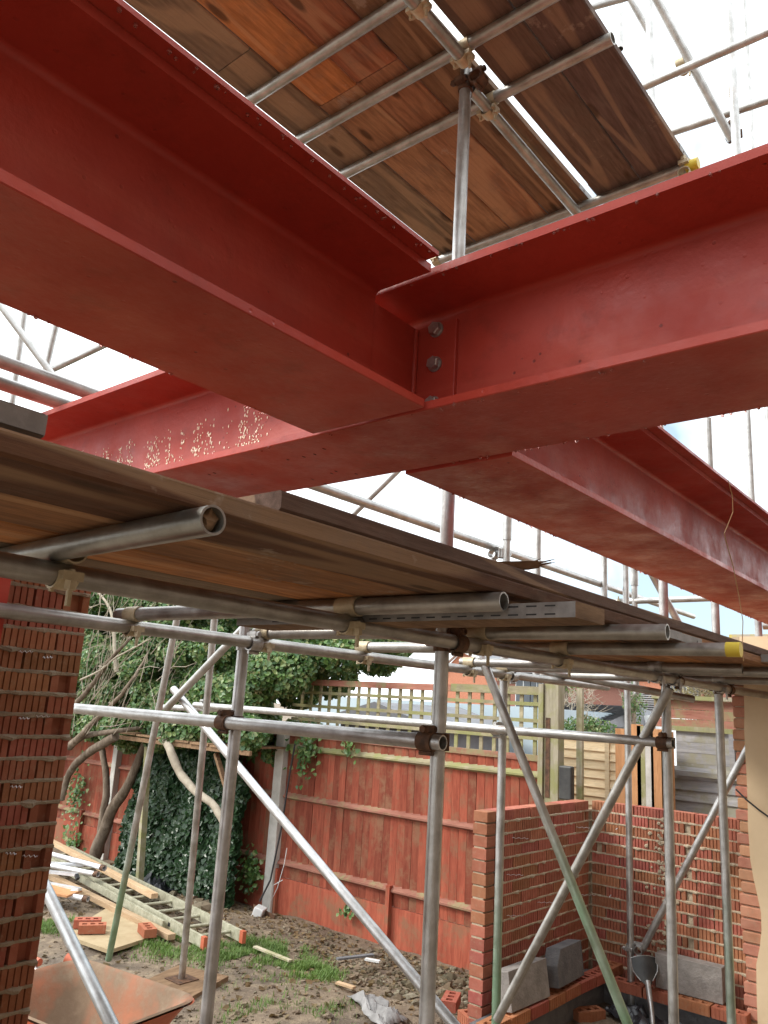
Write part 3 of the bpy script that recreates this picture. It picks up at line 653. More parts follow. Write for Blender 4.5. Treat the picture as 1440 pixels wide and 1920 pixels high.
# ------------------------------------------------------------------ bricks
def ribbed(L=.215, H=.065, Dp=.1025, n=9, fl=1, depth=.007):
    """brick with scoring grooves in its -y face; centre at the origin"""
    mb = MB(); P = [(-L/2, Dp/2), (-L/2, -Dp/2)]; pit = L/n; gw = .0062
    if fl:
        for i in range(1, n):
            x = -L/2+pit*i; P += [(x-gw/2, -Dp/2), (x-gw*.35, -Dp/2+depth), (x+gw*.35, -Dp/2+depth), (x+gw/2, -Dp/2)]
    P += [(L/2, -Dp/2), (L/2, Dp/2)]; mb.prism([(a, b) for a, b in P][::-1], -H/2, H/2, 'z'); return mb
BM = {'rib': ribbed().mesh('brick', MT['brick']), 'ribd': ribbed().mesh('brick', MT['brickdk']), 'half': ribbed(.1025, n=4).mesh('brick', MT['brick']), 'halfd': ribbed(.1025, n=4).mesh('brick', MT['brickdk'])}
def broken(mat, L=.1025):
    mb = MB(); mb.prism([(-L/2, .05), (-L/2, -.051), (-L*.22, -.051), (-L*.18, -.030), (L*.2, -.026), (L*.25, -.048), (L/2, -.051), (L/2, .05)][::-1], -.0325, .0325, 'z'); return mb.mesh('brick', mat)
BM['brk'] = broken(MT['brickdk'])
def smooth_brick(L, W, H, mat, bev=.003):
    mb = MB(); c = bev; vs = []
    for z, k in ((-H/2, c), (-H/2+c, 0), (H/2-c, 0), (H/2, c)):
        vs += [(-L/2+k, -W/2+k, z), (L/2-k, -W/2+k, z), (L/2-k, W/2-k, z), (-L/2+k, W/2-k, z)]
    fs = [(3, 2, 1, 0), (12, 13, 14, 15)]
    for i in range(3):
        for j in range(4): fs.append((i*4+j, i*4+(j+1) % 4, (i+1)*4+(j+1) % 4, (i+1)*4+j))
    return mb.add(vs, fs).mesh('brick', mat)
BM['end'] = smooth_brick(.1025, .1025, .065, MT['bricksm'])
def cored(mat, L=.215, W=.1025, H=.065, holes=3):
    """brick with real open cores: a slab grid with wells"""
    mb = MB(); mb.box(-L/2, L/2, -W/2, W/2, -H/2, H/2-.03); xs_ = [-L/2]
    hw = .038; gaps = (L-holes*hw)/(holes+1)
    for i in range(holes): xs_ += [xs_[-1]+gaps, xs_[-1]+gaps+hw]
    xs_.append(L/2); z0, z1 = H/2-.03, H/2
    mb.box(-L/2, L/2, -W/2, -.022, z0, z1); mb.box(-L/2, L/2, .022, W/2, z0, z1)
    for i in range(0, len(xs_), 2): mb.box(xs_[i], xs_[i+1], -.022, .022, z0, z1)
    for sx in range(8):      # ribs on the two long faces
        for sy in (-1, 1): mb.box(-L/2+.008+sx*.0262, -L/2+.024+sx*.0262, sy*W/2-.0025, sy*W/2+.0025, -H/2+.001, H/2-.001)
    return mb.mesh('brick', mat)
BM['cored'] = cored(MT['cored'])
def ribbon(mb, a, b, nrm, h, out, seed):      # squeezed bed-joint mortar between two courses
    a, b, nrm = Vector(a), Vector(b), Vector(nrm); L = (b-a).length; n = int(L/.018); vs = []
    for i in range(n+1):
        p = a+(b-a)*(i/n); k = noise.noise(Vector((i*.35, seed, 0))); k2 = noise.noise(Vector((i*.9, seed, 5)))
        o_ = out*(.4+max(0, k)*2.6+abs(k2)*.6); dz = h*(.45+.55*abs(k2)+.25*max(0, k)); sag = -max(0, k)*.012
        vs += [p+Vector((0, 0, dz)), p+nrm*o_+Vector((0, 0, dz*.5+sag)), p+nrm*o_*.9+Vector((0, 0, -dz*.6+sag)), p+Vector((0, 0, -dz+sag*.7))]
    fs = []
    for i in range(n):
        for j in range(3): fs.append((i*4+j, (i+1)*4+j, (i+1)*4+j+1, i*4+j+1))
    mb.add(vs, fs)
# left pier (ribbed cavity face towards the camera)
PX1, PY = 1.613, 2.82
pier = thing('brick_pier', (PX1, PY+.05, G0), 'tall ribbed red brick pier with ragged mortar at the left edge', 'brick pier')
mort = MB(); mort.box(.84, PX1-.008, PY+.028, PY+.0965, G0-.1, .56); nc = 34
for r_ in range(nc):
    z = .53-.075*r_; x = PX1-random.uniform(0, .004); first = True
    ribbon(mort, (.84, PY+.003, z-.0375), (PX1-.002, PY+.003, z-.0375), (0, -1, 0), .0145, .010, r_)
    seq = ['brk' if random.random() < .55 else 'halfd'] if r_ % 2 else []
    while x > .85:
        k = seq.pop(0) if seq else ('ribd' if random.random() > .1 else 'halfd'); L = .215 if k in ('rib', 'ribd') else .1025
        inst(BM[k], 'brick', pier, (x-L/2, PY+.05125+random.uniform(-.003, .003), z), (0, random.uniform(-.008, .008), random.uniform(-.01, .01))); x -= L+random.uniform(.008, .013)
mort.build('mortar', MT['mortardk'], pier)
def tie(p, d, parent):
    p = Vector(p); d = Vector(d); n = 9; pts = [p+d*(i/n)+Vector((0, 0, .004*math.sin(i*2.1))) for i in range(n+1)]
    MB().rings(pts, [.0016]*(n+1), 6).build('wall_tie', MT['alu'], parent, smooth=True)
for px, py in ((35, 1222), (80, 1233), (35, 1347), (65, 1343), (10, 1600), (42, 1605), (20, 1475)):
    p = ony(px, py, PY); tie(p, (.015+random.uniform(0, .03), -.04, .003), pier)
# low L-shaped wall on the right
WY, WX, WT, WX0 = 2.88, 6.10, -.625, 4.60
wall = thing('brick_wall', (WX0, WY, G0), 'low L-shaped ribbed red brick wall with a ragged toothed end, right of the red fence', 'brick wall')
mort = MB(); mort.box(WX0+.006, WX+.05, WY+.016, WY+.096, G0-.1, WT-.07); mort.box(WX+.016, WX+.096, 1.70, WY+.05, G0-.1, WT-.07)
for r_ in range(17):
    z = WT-.0325-.075*r_
    if r_: ribbon(mort, (WX0+.11, WY+.002, z+.0375), (WX, WY+.002, z+.0375), (0, -1, 0), .0135, .006, r_+40); ribbon(mort, (WX+.002, 1.70, z+.0375), (WX+.002, WY, z+.0375), (-1, 0, 0), .0135, .006, r_+80)
    inst(BM['end'], 'brick', wall, (WX0+.052+random.uniform(-.004, .004), WY+.0512, z), (0, 0, random.uniform(-.02, .02)))
    x = WX0+.115; k = 'half' if r_ % 2 else 'rib'
    while x < WX-.02:
        L = .215 if k == 'rib' else .1025
        if x+L > WX: L = .1025; k = 'half'
        if x+L > WX+.03: break
        nm = k if random.random() > .06 or k == 'rib' else 'brk'
        inst(BM[nm], 'brick', wall, (x+L/2, WY+.05125+random.uniform(-.0025, .0025), z), (0, random.uniform(-.006, .006), random.uniform(-.008, .008))); x += L+.0105; k = 'rib'
    y = WY-.012+(0 if r_ % 2 else .0); k = 'rib' if r_ % 2 else 'half'
    while y > 1.72:
        L = .215 if k == 'rib' else .1025
        if y-L < 1.68: L = .1025; k = 'half'
        if y-L < 1.66: break
        mid = abs(y-2.32) < .13
        nm = 'brk' if (k == 'half' and mid) or random.random() < .03 and k == 'half' else k
        inst(BM[nm], 'brick', wall, (WX+.05125+random.uniform(-.0025, .0025), y-L/2, z), (0, 0, -math.pi/2+random.uniform(-.008, .008))); y -= L+.0105; k = 'half' if (mid and random.random() < .6) else 'rib'
for i in range(60):      # mortar snots round the straight joint in the return wall
    mort.blob((WX-.002, random.gauss(2.33, .06), random.uniform(G0+.3, WT-.05)), random.uniform(.008, .020), i, 1, (.6, 1, .9), .4)
for i in range(26): mort.blob((WX0+.125+random.uniform(-.01, .03), WY+.0, WT-.075*random.randint(1, 15)+.0), random.uniform(.007, .016), i, 1, (1, .6, .7), .4)
mort.build('mortar', MT['mortar'], wall)
for px, py in ((960, 1571), (1080, 1551), (950, 1640), (1008, 1692), (950, 1717), (1090, 1678)):
    p = ony(px, py, WY); tie(p, (.11, -.06, -.004), wall)
for px, py in ((1158, 1553), (1146, 1678)): p = onx(px, py, WX); tie(p, (-.08, -.02, 0), wall)
# stepped footing course of cored bricks along both legs of the wall
foot = thing('brick_footing', (4.4, 2.68, G0), 'footing course of cored orange bricks in front of the low brick wall', 'brick footing')
for i in range(8): inst(BM['cored'], 'brick', foot, (4.42+.226*i, 2.685+random.uniform(-.004, .004), -1.755), (0, 0, random.uniform(-.02, .02)))
for i in range(4): inst(BM['cored'], 'brick', foot, (5.90, 2.50-.226*i, -1.80), (0, 0, math.pi/2))
mb = MB(); mb.box(4.45, 6.0, 2.70, 2.87, G0-.15, -1.79); mb.box(5.93, 6.1, 1.70, 2.7, G0-.15, -1.835); mb.build('footing_concrete', MT['blockdk'], foot)  # dark boxes filling the recess below the ledge bricks
for i in range(2): inst(BM['cored'], 'brick', foot, (4.22+.02*i, 2.56+.0*i, -1.82-.0*i), (0, 0, .2)) if i == 0 else None

# cream house wall and the broken brick reveal at right
hw = thing('house_wall', (5.95, 1.2, G0), 'cream rendered house wall with a broken brick edge at the right of the picture', 'wall')
n = 26; vs = []; zz = [G0-.1+(.62-G0+.1)*i/n for i in range(n+1)]
def edge(z): return 1.668 - .02*noise.noise(Vector((z*2.3, 1, 0))) - .012*noise.noise(Vector((z*9, 4, 0))) - .05*math.exp(-((z+1.22)/.22)**2)
for z in zz: vs += [(5.925, edge(z), z), (5.925, -1.2, z), (5.945, edge(z), z), (5.945, -1.2, z)]
fs = []
for i in range(n):
    a = i*4; fs += [(a, a+4, a+5, a+1), (a, a+2, a+6, a+4), (a+2, a+3, a+7, a+6)]
MB().add(vs, fs).build('render_coat', MT['plaster'], hw)
mb = MB(); mb.box(5.955, 6.20, -1.2, 1.73, G0-.1, .62); mb.build('mortar', MT['mortar'], hw)
for r_ in range(34):
    z = .55-.075*r_; y1 = 1.745+random.uniform(-.012, .012)
    L = .215 if r_ % 2 else .16
    me_ = BM.setdefault('rev%d' % (r_ % 2), smooth_brick(.205 if r_ % 2 else .15, .10, .068, MT['reveal'], .007))
    inst(me_, 'brick', hw, (5.94+.05, y1-L/2, z), (0, random.uniform(-.01, .01), math.pi/2+random.uniform(-.02, .02)))
# lower plinth of exposed brick under the render
for k in range(3): inst(BM['rev1'], 'brick', hw, (5.93+.03, 1.40-.22*k, -1.78), (0, 0, math.pi/2))
pts = [onx(1380, 1480, 5.9), onx(1400, 1500, 5.88), onx(1425, 1520, 5.88), onx(1460, 1545, 5.88)]
tag(MB().rings(pts, [.006]*4, 8).build('cable', MT['rubber'], org=pts[0], smooth=True), 'dark cable sagging across the cream wall', 'cable')

# ------------------------------------------------------------------ loose blocks and bricks
def block(mat, label, loc, rot, broken_=False):
    o = thing('concrete_block', loc, label, 'concrete block'); mb = MB(); L, W, H = .44, .10, .215
    prof = [(-L/2, 0), (L/2, 0), (L/2, H), (-L/2+(.07 if broken_ else .004), H), (-L/2, H-(.09 if broken_ else .004))]
    mb.prism(prof, -W/2, W/2, 'y'); ob = bpy.data.objects.new('block', mb.mesh('block', MT[mat])); COL.objects.link(ob); ob.parent = o
    md = ob.modifiers.new('bevel', 'BEVEL'); md.width = .004; md.segments = 2
    o.rotation_euler = rot; return o
block('block', 'grey concrete block leaning on the low wall behind the green footed upright', (4.80, 2.70, -1.72), (R(-9), 0, R(-2)))
block('blockdk', 'dark broken concrete block between the crossing braces and the brick corner', (5.33, 2.70, -1.70), (R(-7), R(2), R(5)), True)
block('block', 'grey brown concrete block standing under the cream wall side of the low wall', (5.97, 2.10, -1.762), (0, 0, R(92)))
def loose(px, py, z, rot, label, me_=None):
    p = onz(px, py, z); o = bpy.data.objects.new('loose_brick', me_ or BM['cored']); COL.objects.link(o); o.location = p+Vector((0, 0, .0325)); o.rotation_euler = rot
    return tag(o, label, 'brick', 'loose cored bricks')
loose(172, 1748, -1.955, (0, 0, R(-33)), 'red cored brick on the sandy sheet left of the ladder, nearer of two')
loose(163, 1738, -1.955, (0, 0, R(-36)), 'red cored brick on the sandy sheet just behind another brick')
loose(275, 1752, -1.955, (0, 0, R(70)), 'single brick end-on beside the ladder')
loose(845, 1888, -1.95, (0, 0, R(25)), 'cored brick right of the middle upright, in front of the wall end')
loose(885, 1925, -1.95, (0, 0, R(60)), 'cored brick standing near the foot of the wall end, closest to the camera')
loose(1102, 1912, -1.96, (0, 0, R(-28)), 'cored brick alone on the dirt under the crossing braces')
# shovel
sh = thing('shovel', onz(1222, 1960, -1.9), 'black bladed shovel leaning upside down beside the brick corner', 'shovel')
a = Vector(atd(1222, 1900, 5.15)); up = Vector(atd(1213, 1832, 5.35)); b2 = Vector(atd(1226, 1950, 4.9)); ax_ = (up-a).normalized(); rt = cr2
MB().rings([a+(b2-a)*1.3, a, up-ax_*.03], [.015, .016, .019], 12).build('shaft', MT['galv'], sh, smooth=True)
mb = MB(); nb = ax_.cross(rt).normalized(); W = .088; rows = []
for i in range(7):
    f_ = i/6; wd = W*(.12+.88*min(1, (f_*1.8)**.8)); row = []
    for j in range(7):
        s_ = j/6*2-1; row.append(up + ax_*(-.05+.20*f_) + rt*wd*s_ + nb*(.03*abs(s_)**2*(.4+f_*.6)) )
    rows.append(row)
vs = [p for r0 in rows for p in r0]; vs += [p+nb*.003 for p in vs]; o_ = 49; fs = []
for i in range(6):
    for j in range(6): q = i*7+j; fs += [(q, q+1, q+8, q+7), (q+o_, q+7+o_, q+8+o_, q+1+o_)]
for j in range(6): fs += [(42+j, 43+j, 43+j+o_, 42+j+o_), (j, j+o_, j+1+o_, j+1)]
for i in range(6): fs += [(i*7, (i+1)*7, (i+1)*7+o_, i*7+o_), (i*7+6, i*7+6+o_, (i+1)*7+6+o_, (i+1)*7+6)]
mb.add(vs, fs).build('blade', MT['blackp'], sh, smooth=True)
mb = MB(); e0 = rows[-1]; mb.rings([e0[0]+nb*.001]+[p+nb*.001 for p in e0[1:]], [.0035]*7, 6); mb.rings([r0[0] for r0 in rows[1:]], [.003]*6, 6); mb.rings([r0[6] for r0 in rows[1:]], [.003]*6, 6); mb.build('worn_edge', MT['galv'], sh, smooth=True)
# plastic sheets
def sheet(name, pts2, mat, label, amp=.04, seed=0, cat='plastic sheet', lift=.02, nx=26, ny=14):
    (x0, y0), (x1, y1), (x2, y2), (x3, y3) = pts2; vs = []
    for i in range(nx):
        for j in range(ny):
            u, v_ = i/(nx-1), j/(ny-1)
            x = (x0*(1-u)+x1*u)*(1-v_)+(x3*(1-u)+x2*u)*v_; y = (y0*(1-u)+y1*u)*(1-v_)+(y3*(1-u)+y2*u)*v_
            k = noise.noise(Vector((u*5+seed, v_*4, seed)))+.5*noise.noise(Vector((u*13, v_*11, seed+3)))
            vs.append((x+.03*k, y+.03*noise.noise(Vector((u*6, v_*6, seed+8))), gh(x, y)+lift+amp*(k*.9+.45)*min(1, 6*min(u, 1-u, v_, 1-v_)+.15)))
    fs = [(i*ny+j, (i+1)*ny+j, (i+1)*ny+j+1, i*ny+j+1) for i in range(nx-1) for j in range(ny-1)]
    o = MB().add(vs, fs).build(name, MT[mat], org=(x0, y0, gh(x0, y0)), smooth=True); md = o.modifiers.new('solid', 'SOLIDIFY'); md.thickness = .003
    return tag(o, label, cat)
sheet('plastic_sheet', [(5.3, 2.45), (5.82, 2.3), (5.8, 1.75), (5.2, 1.62)], 'plastic', 'crumpled black plastic sheet on the floor behind the shovel', .09, 1)
def p2(px, py, z=-1.98): q = onz(px, py, z); return (q.x, q.y)
sheet('plastic_sheet', [p2(652, 1868), p2(690, 1862), p2(765, 1915), p2(715, 1935)], 'band', 'torn grey sheet lying on the mud left of the middle upright', .06, 5, 'grey sheet')
sheet('plastic_sheet', [p2(990, 1905), p2(1080, 1890), p2(1085, 1915), p2(1000, 1930)], 'plastic', 'dark scrap of plastic below the footing bricks', .05, 9)
sheet('plastic_sheet', [(5.66, 2.58), (5.84, 2.58), (5.84, 2.35), (5.6, 2.3)], 'plastic', 'dark plastic bundled in the brick corner',   .07, 12)
q1, q2, q3, q4 = p2(263, 1640, -2.05), p2(335, 1640, -2.05), p2(330, 1662, -2.05), p2(270, 1668, -2.05)
sheet('plastic_bag', [q1, q2, q3, q4], 'plastic', 'black bag sagging at the foot of the dark ivy', .12, 15, 'bag')

# ------------------------------------------------------------------ fence
FX = 6.30
fence = thing('wooden_fence', (FX, 5, G0-.14), 'long red stained close-boarded garden fence behind the scaffold', 'fence')
def feather(w_=.087, h=1.33):
    mb = MB(); mb.prism([(0, 0), (-.003, 0), (-.003, -.0095), (-.024, -.011), (-.012, -w_), (0, -w_)], 0, h, 'z'); return mb   # thick edge overlaps thin
fm = {}
def hgt(y): return -.355 if y < 6.5 else -.36
y = 3.45; k = 0
while y < 11.4:
    w_ = .0868
    hh_ = round(1.42+random.choice((0, .004, .008)), 3)
    me_ = fm.setdefault(hh_, feather(.0868, hh_).mesh('fence_board', MT['fence']))
    o = inst(me_, 'fence_board', fence, (FX+random.uniform(-.002, .003), y+w_, -1.80), (random.uniform(-.003, .003), 0, random.uniform(-.03, .03)))
    y += w_
for y0, y1 in ((3.42, 6.46), (6.62, 9.6), (9.72, 11.5)):
    for z in (-.50, -1.0, -1.66):
        mb = MB(); m_ = 'fencerail'
        mb.prism([(FX-.008, z-.035), (FX-.008, z+.042), (FX-.060, z+.004), (FX-.060, z-.012)], y0, y1, 'y'); mb.build('arris_rail', MT['moss'] if z > -.6 and y0 < 6 else MT[m_], fence)
    MB().box(FX-.03, FX+.0, y0, y1, -2.22, -1.805).build('gravel_board', MT['fence'], fence)
    MB().box(FX-.035, FX+.012, y0, y1, -.385, -.335).build('cap_rail', MT['fencerail'], fence)
mb = MB(); mb.prism([(FX-.10, 6.47), (FX+.02, 6.47), (FX+.02, 6.60), (FX-.10, 6.60)], -2.3, -.33, 'z'); mb.build('concrete_post', MT['concpost'], fence, bevel=.008)
mb = MB(); mb.box(FX-.07, FX-.0, 6.435, 6.468, -2.2, -1.72); mb.build('cleat', MT['fence'], fence)
for yy in (4.93, 8.2, 10.3):
    MB().box(FX-.08, FX-.03, yy, yy+.045, -2.2, -1.62).build('stump', MT['fence'], fence)
MB().box(FX-.10, FX+.02, 9.61, 9.71, -2.3, -.33).build('concrete_post', MT['concpost'], fence, bevel=.008)
MB().box(FX-.1, FX-.045, 3.66, 3.70, -2.25, -1.66).build('pale_prop', MT['post'], fence)
MB().box(FX-.04, FX-.015, 3.42, 3.66, -2.25, -2.0).build('concrete_kick', MT['concpost'], fence)
# trellis on top
tr = thing('trellis', (FX, 4.9, -.33), 'green mossy square trellis along the top of the red fence', 'trellis')
for i in range(22):
    y = 3.46+.136*i; MB().box(FX-.022, FX-.008, y, y+.034, -.335, .17).build('lath', MT['moss'], tr)
for z in (-.20, -.055, .085): MB().box(FX-.037, FX-.024, 3.42, 6.46, z-.013, z+.018).build('cross_lath', MT['moss'], tr)
MB().box(FX-.05, FX+.03, 3.42, 4.35, .165, .235).build('top_rail', MT['moss'], tr); MB().box(FX-.05, FX+.03, 4.352, 6.46, .165, .225).build('top_rail', MT['fencerail'], tr)
# end post of trellis bay
ep_ = thing('fence_post', (FX, 3.3, G0), 'tall pale green post with rusty steel strap ending the red fence', 'post')
MB().box(FX-.06, FX+.05, 3.235, 3.365, G0-.2, .30).build('timber_post', MT['post'], ep_, bevel=.004); MB().box(FX-.08, FX+.03, 3.37, 3.415, G0-.2, .26).build('side_batten', MT['post'], ep_)
MB().box(FX-.066, FX-.0605, 3.31, 3.35, -.66, -.02).build('steel_strap', MT['rust'], ep_)
MB().box(FX+.10, FX+.14, 3.10, 3.15, G0-.2, .24).build('rear_batten', MT['post'], ep_)
bb = thing('black_box', (FX-.1, 3.14, -.8), 'black plastic box hung on the post above the low wall', 'box'); MB().box(FX-.13, FX-.065, onx(1071, 1470, FX-.13).y, onx(1047, 1470, FX-.13).y, onx(1057, 1500, FX-.13).z, onx(1057, 1436, FX-.13).z).build('case', MT['blackp'], bb, bevel=.012)
# pale new lap panel behind the wall
pp = thing('lap_panel_fence', (6.75, 3.0, G0), 'pale new lap fence panel behind the corner of the low brick wall', 'fence')
for i in range(12):
    z = -1.1+.075*i; MB().prism([(6.725, z), (6.755, z), (6.752, z+.085), (6.745, z+.085)], 2.60, 3.5, 'y').build('lap_board', MT['palepanel'], pp)
for y in (2.60, 3.0): MB().box(6.715, 6.738, y, y+.04, -1.2, -.16).build('batten', MT['palepanel'], pp)
MB().box(6.70, 6.79, 2.56, 3.6, -.155, -.12).build('capping', MT['greypanel'], pp)
posts = [(1164, 12, 'newpost', 1366, 'leftmost'), (1191, 15, 'newpost', 1358, 'second'), (1203, 10, 'post', 1361, 'third, paler'), (1218, 10, 'concpost', 1363, 'fourth, whitish'), (1232, 14, 'newpost', 1367, 'fifth'), (1250, 12, 'newpost', 1372, 'sixth, nearly hidden')]
pb = thing('backing_board', (6.72, 2.3, G0), 'dark brown board behind the row of rough posts', 'board'); MB().box(6.70, 6.72, onx(1262, 1400, 6.7).y, onx(1166, 1400, 6.7).y, G0-.1, onx(1210, 1376, 6.7).z).build('timber', MT['oldwood'], pb)
for px, wpx, mt, top, wd in posts:
    a = onx(px, top, 6.62); dpx = wpx*6.4/FPX
    o = thing('timber_post', (6.62, a.y, G0), 'rough timber post, %s of the upright row between the pale and grey fences' % wd, 'post', 'posts behind the low wall')
    MB().box(6.60, 6.66, a.y-dpx*.8, a.y+dpx*.8, G0-.1, a.z).build('timber', MT[mt], o)
gp = thing('lap_panel_fence', (6.9, 2.1, G0), 'weathered grey lap fence with a rail across it behind the right scaffold uprights', 'fence')
for i in range(9):
    z = -1.12+.085*i; MB().prism([(6.885, z), (6.915, z), (6.911, z+.096), (6.905, z+.096)], 1.45, 3.0, 'y').build('lap_board', MT['greypanel'], gp)
for i in range(4):
    z = -.40+.085*i; MB().prism([(6.93, z), (6.945, z), (6.938, z+.096), (6.932, z+.096)], 1.45, 2.50, 'y').build('lap_board', MT['greypanel'], gp)
MB().box(6.86, 6.90, 1.45, 2.50, -.415, -.375).build('rail', MT['greypanel'], gp); MB().box(6.90, 6.97, 1.45, 2.55, -.06, -.02).build('capping', MT['post'], gp); MB().box(6.885, 6.925, 2.02, 2.06, -.38, -.06).build('batten', MT['greypanel'], gp)
ob_ = thing('brown_board_fence', (7.6, 2.1, G0), 'low brown boarded fence topping behind the grey lap fence', 'fence')
for i in range(3): MB().box(7.6+.01*i, 7.62+.01*i, 1.4, 2.95, .0+.085*i-.04, .0+.085*i+.04).build('board', MT['fencerail'], ob_)
MB().box(7.56, 7.66, 1.4, 2.95, .215, .25).build('capping', MT['post'], ob_)

# ------------------------------------------------------------------ vegetation
def leafmesh(pts, nrm, size, mat, name, parent, kind=None, jitter=.7, shape='ivy'):
    n = len(pts); pts = np.asarray(pts); nrm = np.asarray(nrm) + rng.normal(0, jitter, (n, 3)); nrm /= np.linalg.norm(nrm, axis=1)[:, None]
    a = np.cross(nrm, rng.normal(0, 1, (n, 3))); a /= np.linalg.norm(a, axis=1)[:, None]
    a[:, 2] -= .5; a -= nrm*(a*nrm).sum(1)[:, None]; a /= np.linalg.norm(a, axis=1)[:, None]; b = np.cross(nrm, a)
    s = rng.uniform(size[0], size[1], n)[:, None]
    if shape == 'ivy':
        tmpl = [(-.45, 0, 0), (-.25, .5, .12), (.15, .38, .10), (.6, 0, -.05), (.15, -.38, .10), (-.25, -.5, .12), (0, 0, -.03)]
        F = [(0, 6, 1), (1, 6, 2), (2, 6, 3), (3, 6, 4), (4, 6, 5), (5, 6, 0)]
    else:
        tmpl = [(-.5, 0, 0), (0, .3, .1), (.5, 0, 0), (0, -.3, .1)]; F = [(0, 3, 2, 1)]
    k = len(tmpl); V = np.zeros((n, k, 3))
    for i, (u, v_, w_) in enumerate(tmpl): V[:, i] = pts + s*(a*u + b*v_ + nrm*w_)
    V = V.reshape(-1, 3); f = (np.arange(n)[:, None, None]*k + np.array(F)[None]).reshape(-1, len(F[0]))
    off = np.array(parent['_o']) if parent is not None and '_o' in parent else 0
    me = bpy.data.meshes.new(name); me.from_pydata((V-off).tolist(), [], f.tolist()); me.materials.append(mat); me.update()
    o = bpy.data.objects.new(name, me); COL.objects.link(o)
    if parent is not None: o.parent = parent
    if kind: o['kind'] = kind
    return o
ivy = thing('ivy_tree', (6.0, 8.3, G0-.1), 'large ivy smothered tree and bare branches above the left part of the red fence', 'tree')
# crown outline is a set of overlapping masses along the top of the fence
pts = []; nr = []; fl = []; fn = []
masses = []
for yy in np.arange(5.50, 12.6, .33):
    top = .55 + .55*min(1, max(0, (yy-5.35)/.9)) + .45*min(1, max(0, (yy-7)/2.5)) + .15*noise.noise(Vector((yy*1.7, 0, 3)))
    for zz_ in np.arange(-.50, top, .26):
        if yy < 6.15 and zz_ < .34: continue
        if yy < 6.6 and zz_ < .05: continue
        masses.append((6.05+random.uniform(-.40, .5), yy+random.uniform(-.12, .12), zz_+random.uniform(-.08, .08), random.uniform(.17, .30)))
for (x, y, z, r_) in list(masses):
    if random.random() < .55: masses.append((x+.75, y+.1, z+.05, r_*1.15))
for yy in np.arange(6.3, 9.6, .24): masses.append((5.62+random.uniform(-.1, .12), yy, random.uniform(-.50, -.22), random.uniform(.14, .22))); masses.append((5.72+random.uniform(-.1, .15), yy, random.uniform(-.15, .6), random.uniform(.16, .26)))
for (x, y, z, r_) in masses:
    n = int(1050*(r_/.25)**2); d = rng.normal(0, 1, (n, 3)); d /= np.linalg.norm(d, axis=1)[:, None]
    rr = r_*rng.uniform(.55, 1.12, n)**.5; p = np.array((x, y, z)) + d*rr[:, None]*np.array((1, 1, .85))
    pts.append(p); nr.append(d*.6+np.array((-.45, -.15, .45)))
    m_ = max(1, int(5*random.random()))
    for _ in range(m_):
        e = rng.normal(0, 1, 3); e /= np.linalg.norm(e); e[0] = -abs(e[0]); c_ = np.array((x, y, z))+e*r_*1.06
        q = c_ + rng.normal(0, .016, (26, 3)); fl.append(q); fn.append(np.tile(e, (26, 1)))
leafmesh(np.concatenate(pts), np.concatenate(nr), (.028, .066), MT['ivy'], 'crown', ivy, jitter=.55)
leafmesh(np.concatenate(fl), np.concatenate(fn), (.010, .020), MT['berry'], 'flower_heads', ivy, 'stuff', shape='q')
def limb(pts_, r0, r1, name, mat, parent, n=10, wob=.02):
    P = [Vector(p) for p in pts_]; out = []
    for i in range(len(P)-1):
        for k_ in range(5):
            t_ = k_/5; a = P[max(i-1, 0)]; b = P[i]; c_ = P[i+1]; d = P[min(i+2, len(P)-1)]
            out.append(.5*((2*b)+(c_-a)*t_+(2*a-5*b+4*c_-d)*t_*t_+(-a+3*b-3*c_+d)*t_**3))
    out.append(P[-1]); m_ = len(out); sd_ = random.random()*90
    out = [p+Vector((noise.noise(p*5+Vector((sd_, 0, 0))), noise.noise(p*5+Vector((0, sd_, 0))), 0))*wob for p in out]
    return MB().rings(out, [(r0+(r1-r0)*i/(m_-1))*(1+.15*noise.noise(Vector((i*.8, sd_, 0)))) for i in range(m_)], n).build(name, MT[mat], parent, smooth=True)
TX = 5.85
limb([onx(172, 1625, TX), onx(190, 1570, TX), onx(215, 1510, TX), onx(245, 1465, TX), onx(275, 1385, TX+.05)], .085, .045, 'trunk', 'bark', ivy)
limb([onx(187, 1600, TX+.1), onx(192, 1540, TX+.1), onx(200, 1480, TX+.1), onx(190, 1400, TX+.1)], .055, .04, 'limb', 'bark', ivy)
limb([onx(115, 1500, 5.3), onx(128, 1455, 5.3), onx(155, 1420, 5.3), onx(185, 1400, 5.3), onx(215, 1380, 5.3)], .035, .055, 'limb', 'bark', ivy)
limb([onx(300, 1370, 5.6), onx(318, 1402, 5.4), onx(332, 1440, 5.4), onx(362, 1480, 5.4), onx(395, 1505, 5.4), onx(425, 1550, 5.4)], .05, .035, 'limb', 'twig', ivy)
limb([onx(135, 1395, 5.2), onx(160, 1370, 5.2), onx(200, 1330, 5.2), onx(245, 1280, 5.2), onx(278, 1225, 5.5)], .042, .012, 'limb', 'bark', ivy)
limb([onx(130, 1330, 5.1), onx(160, 1300, 5.1), onx(205, 1240, 5.1), onx(240, 1200, 5.1), onx(268, 1165, 5.5)], .036, .012, 'limb', 'bark', ivy)
limb([onx(218, 1260, 5.3), onx(214, 1200, 5.3), onx(205, 1140, 5.3), onx(165, 1085, 5.3)], .028, .010, 'limb', 'twig', ivy)
limb([onx(300, 1360, 5.75), onx(225, 1370, 5.3), onx(160, 1380, 5.3), onx(130, 1400, 5.3)], .014, .05, 'limb', 'bark', ivy)
limb([onx(150, 1275, 5.0), onx(185, 1258, 5.0), onx(230, 1225, 5.0), onx(280, 1200, 5.0)], .012, .008, 'limb', 'twig', ivy, 6)
mb = MB()
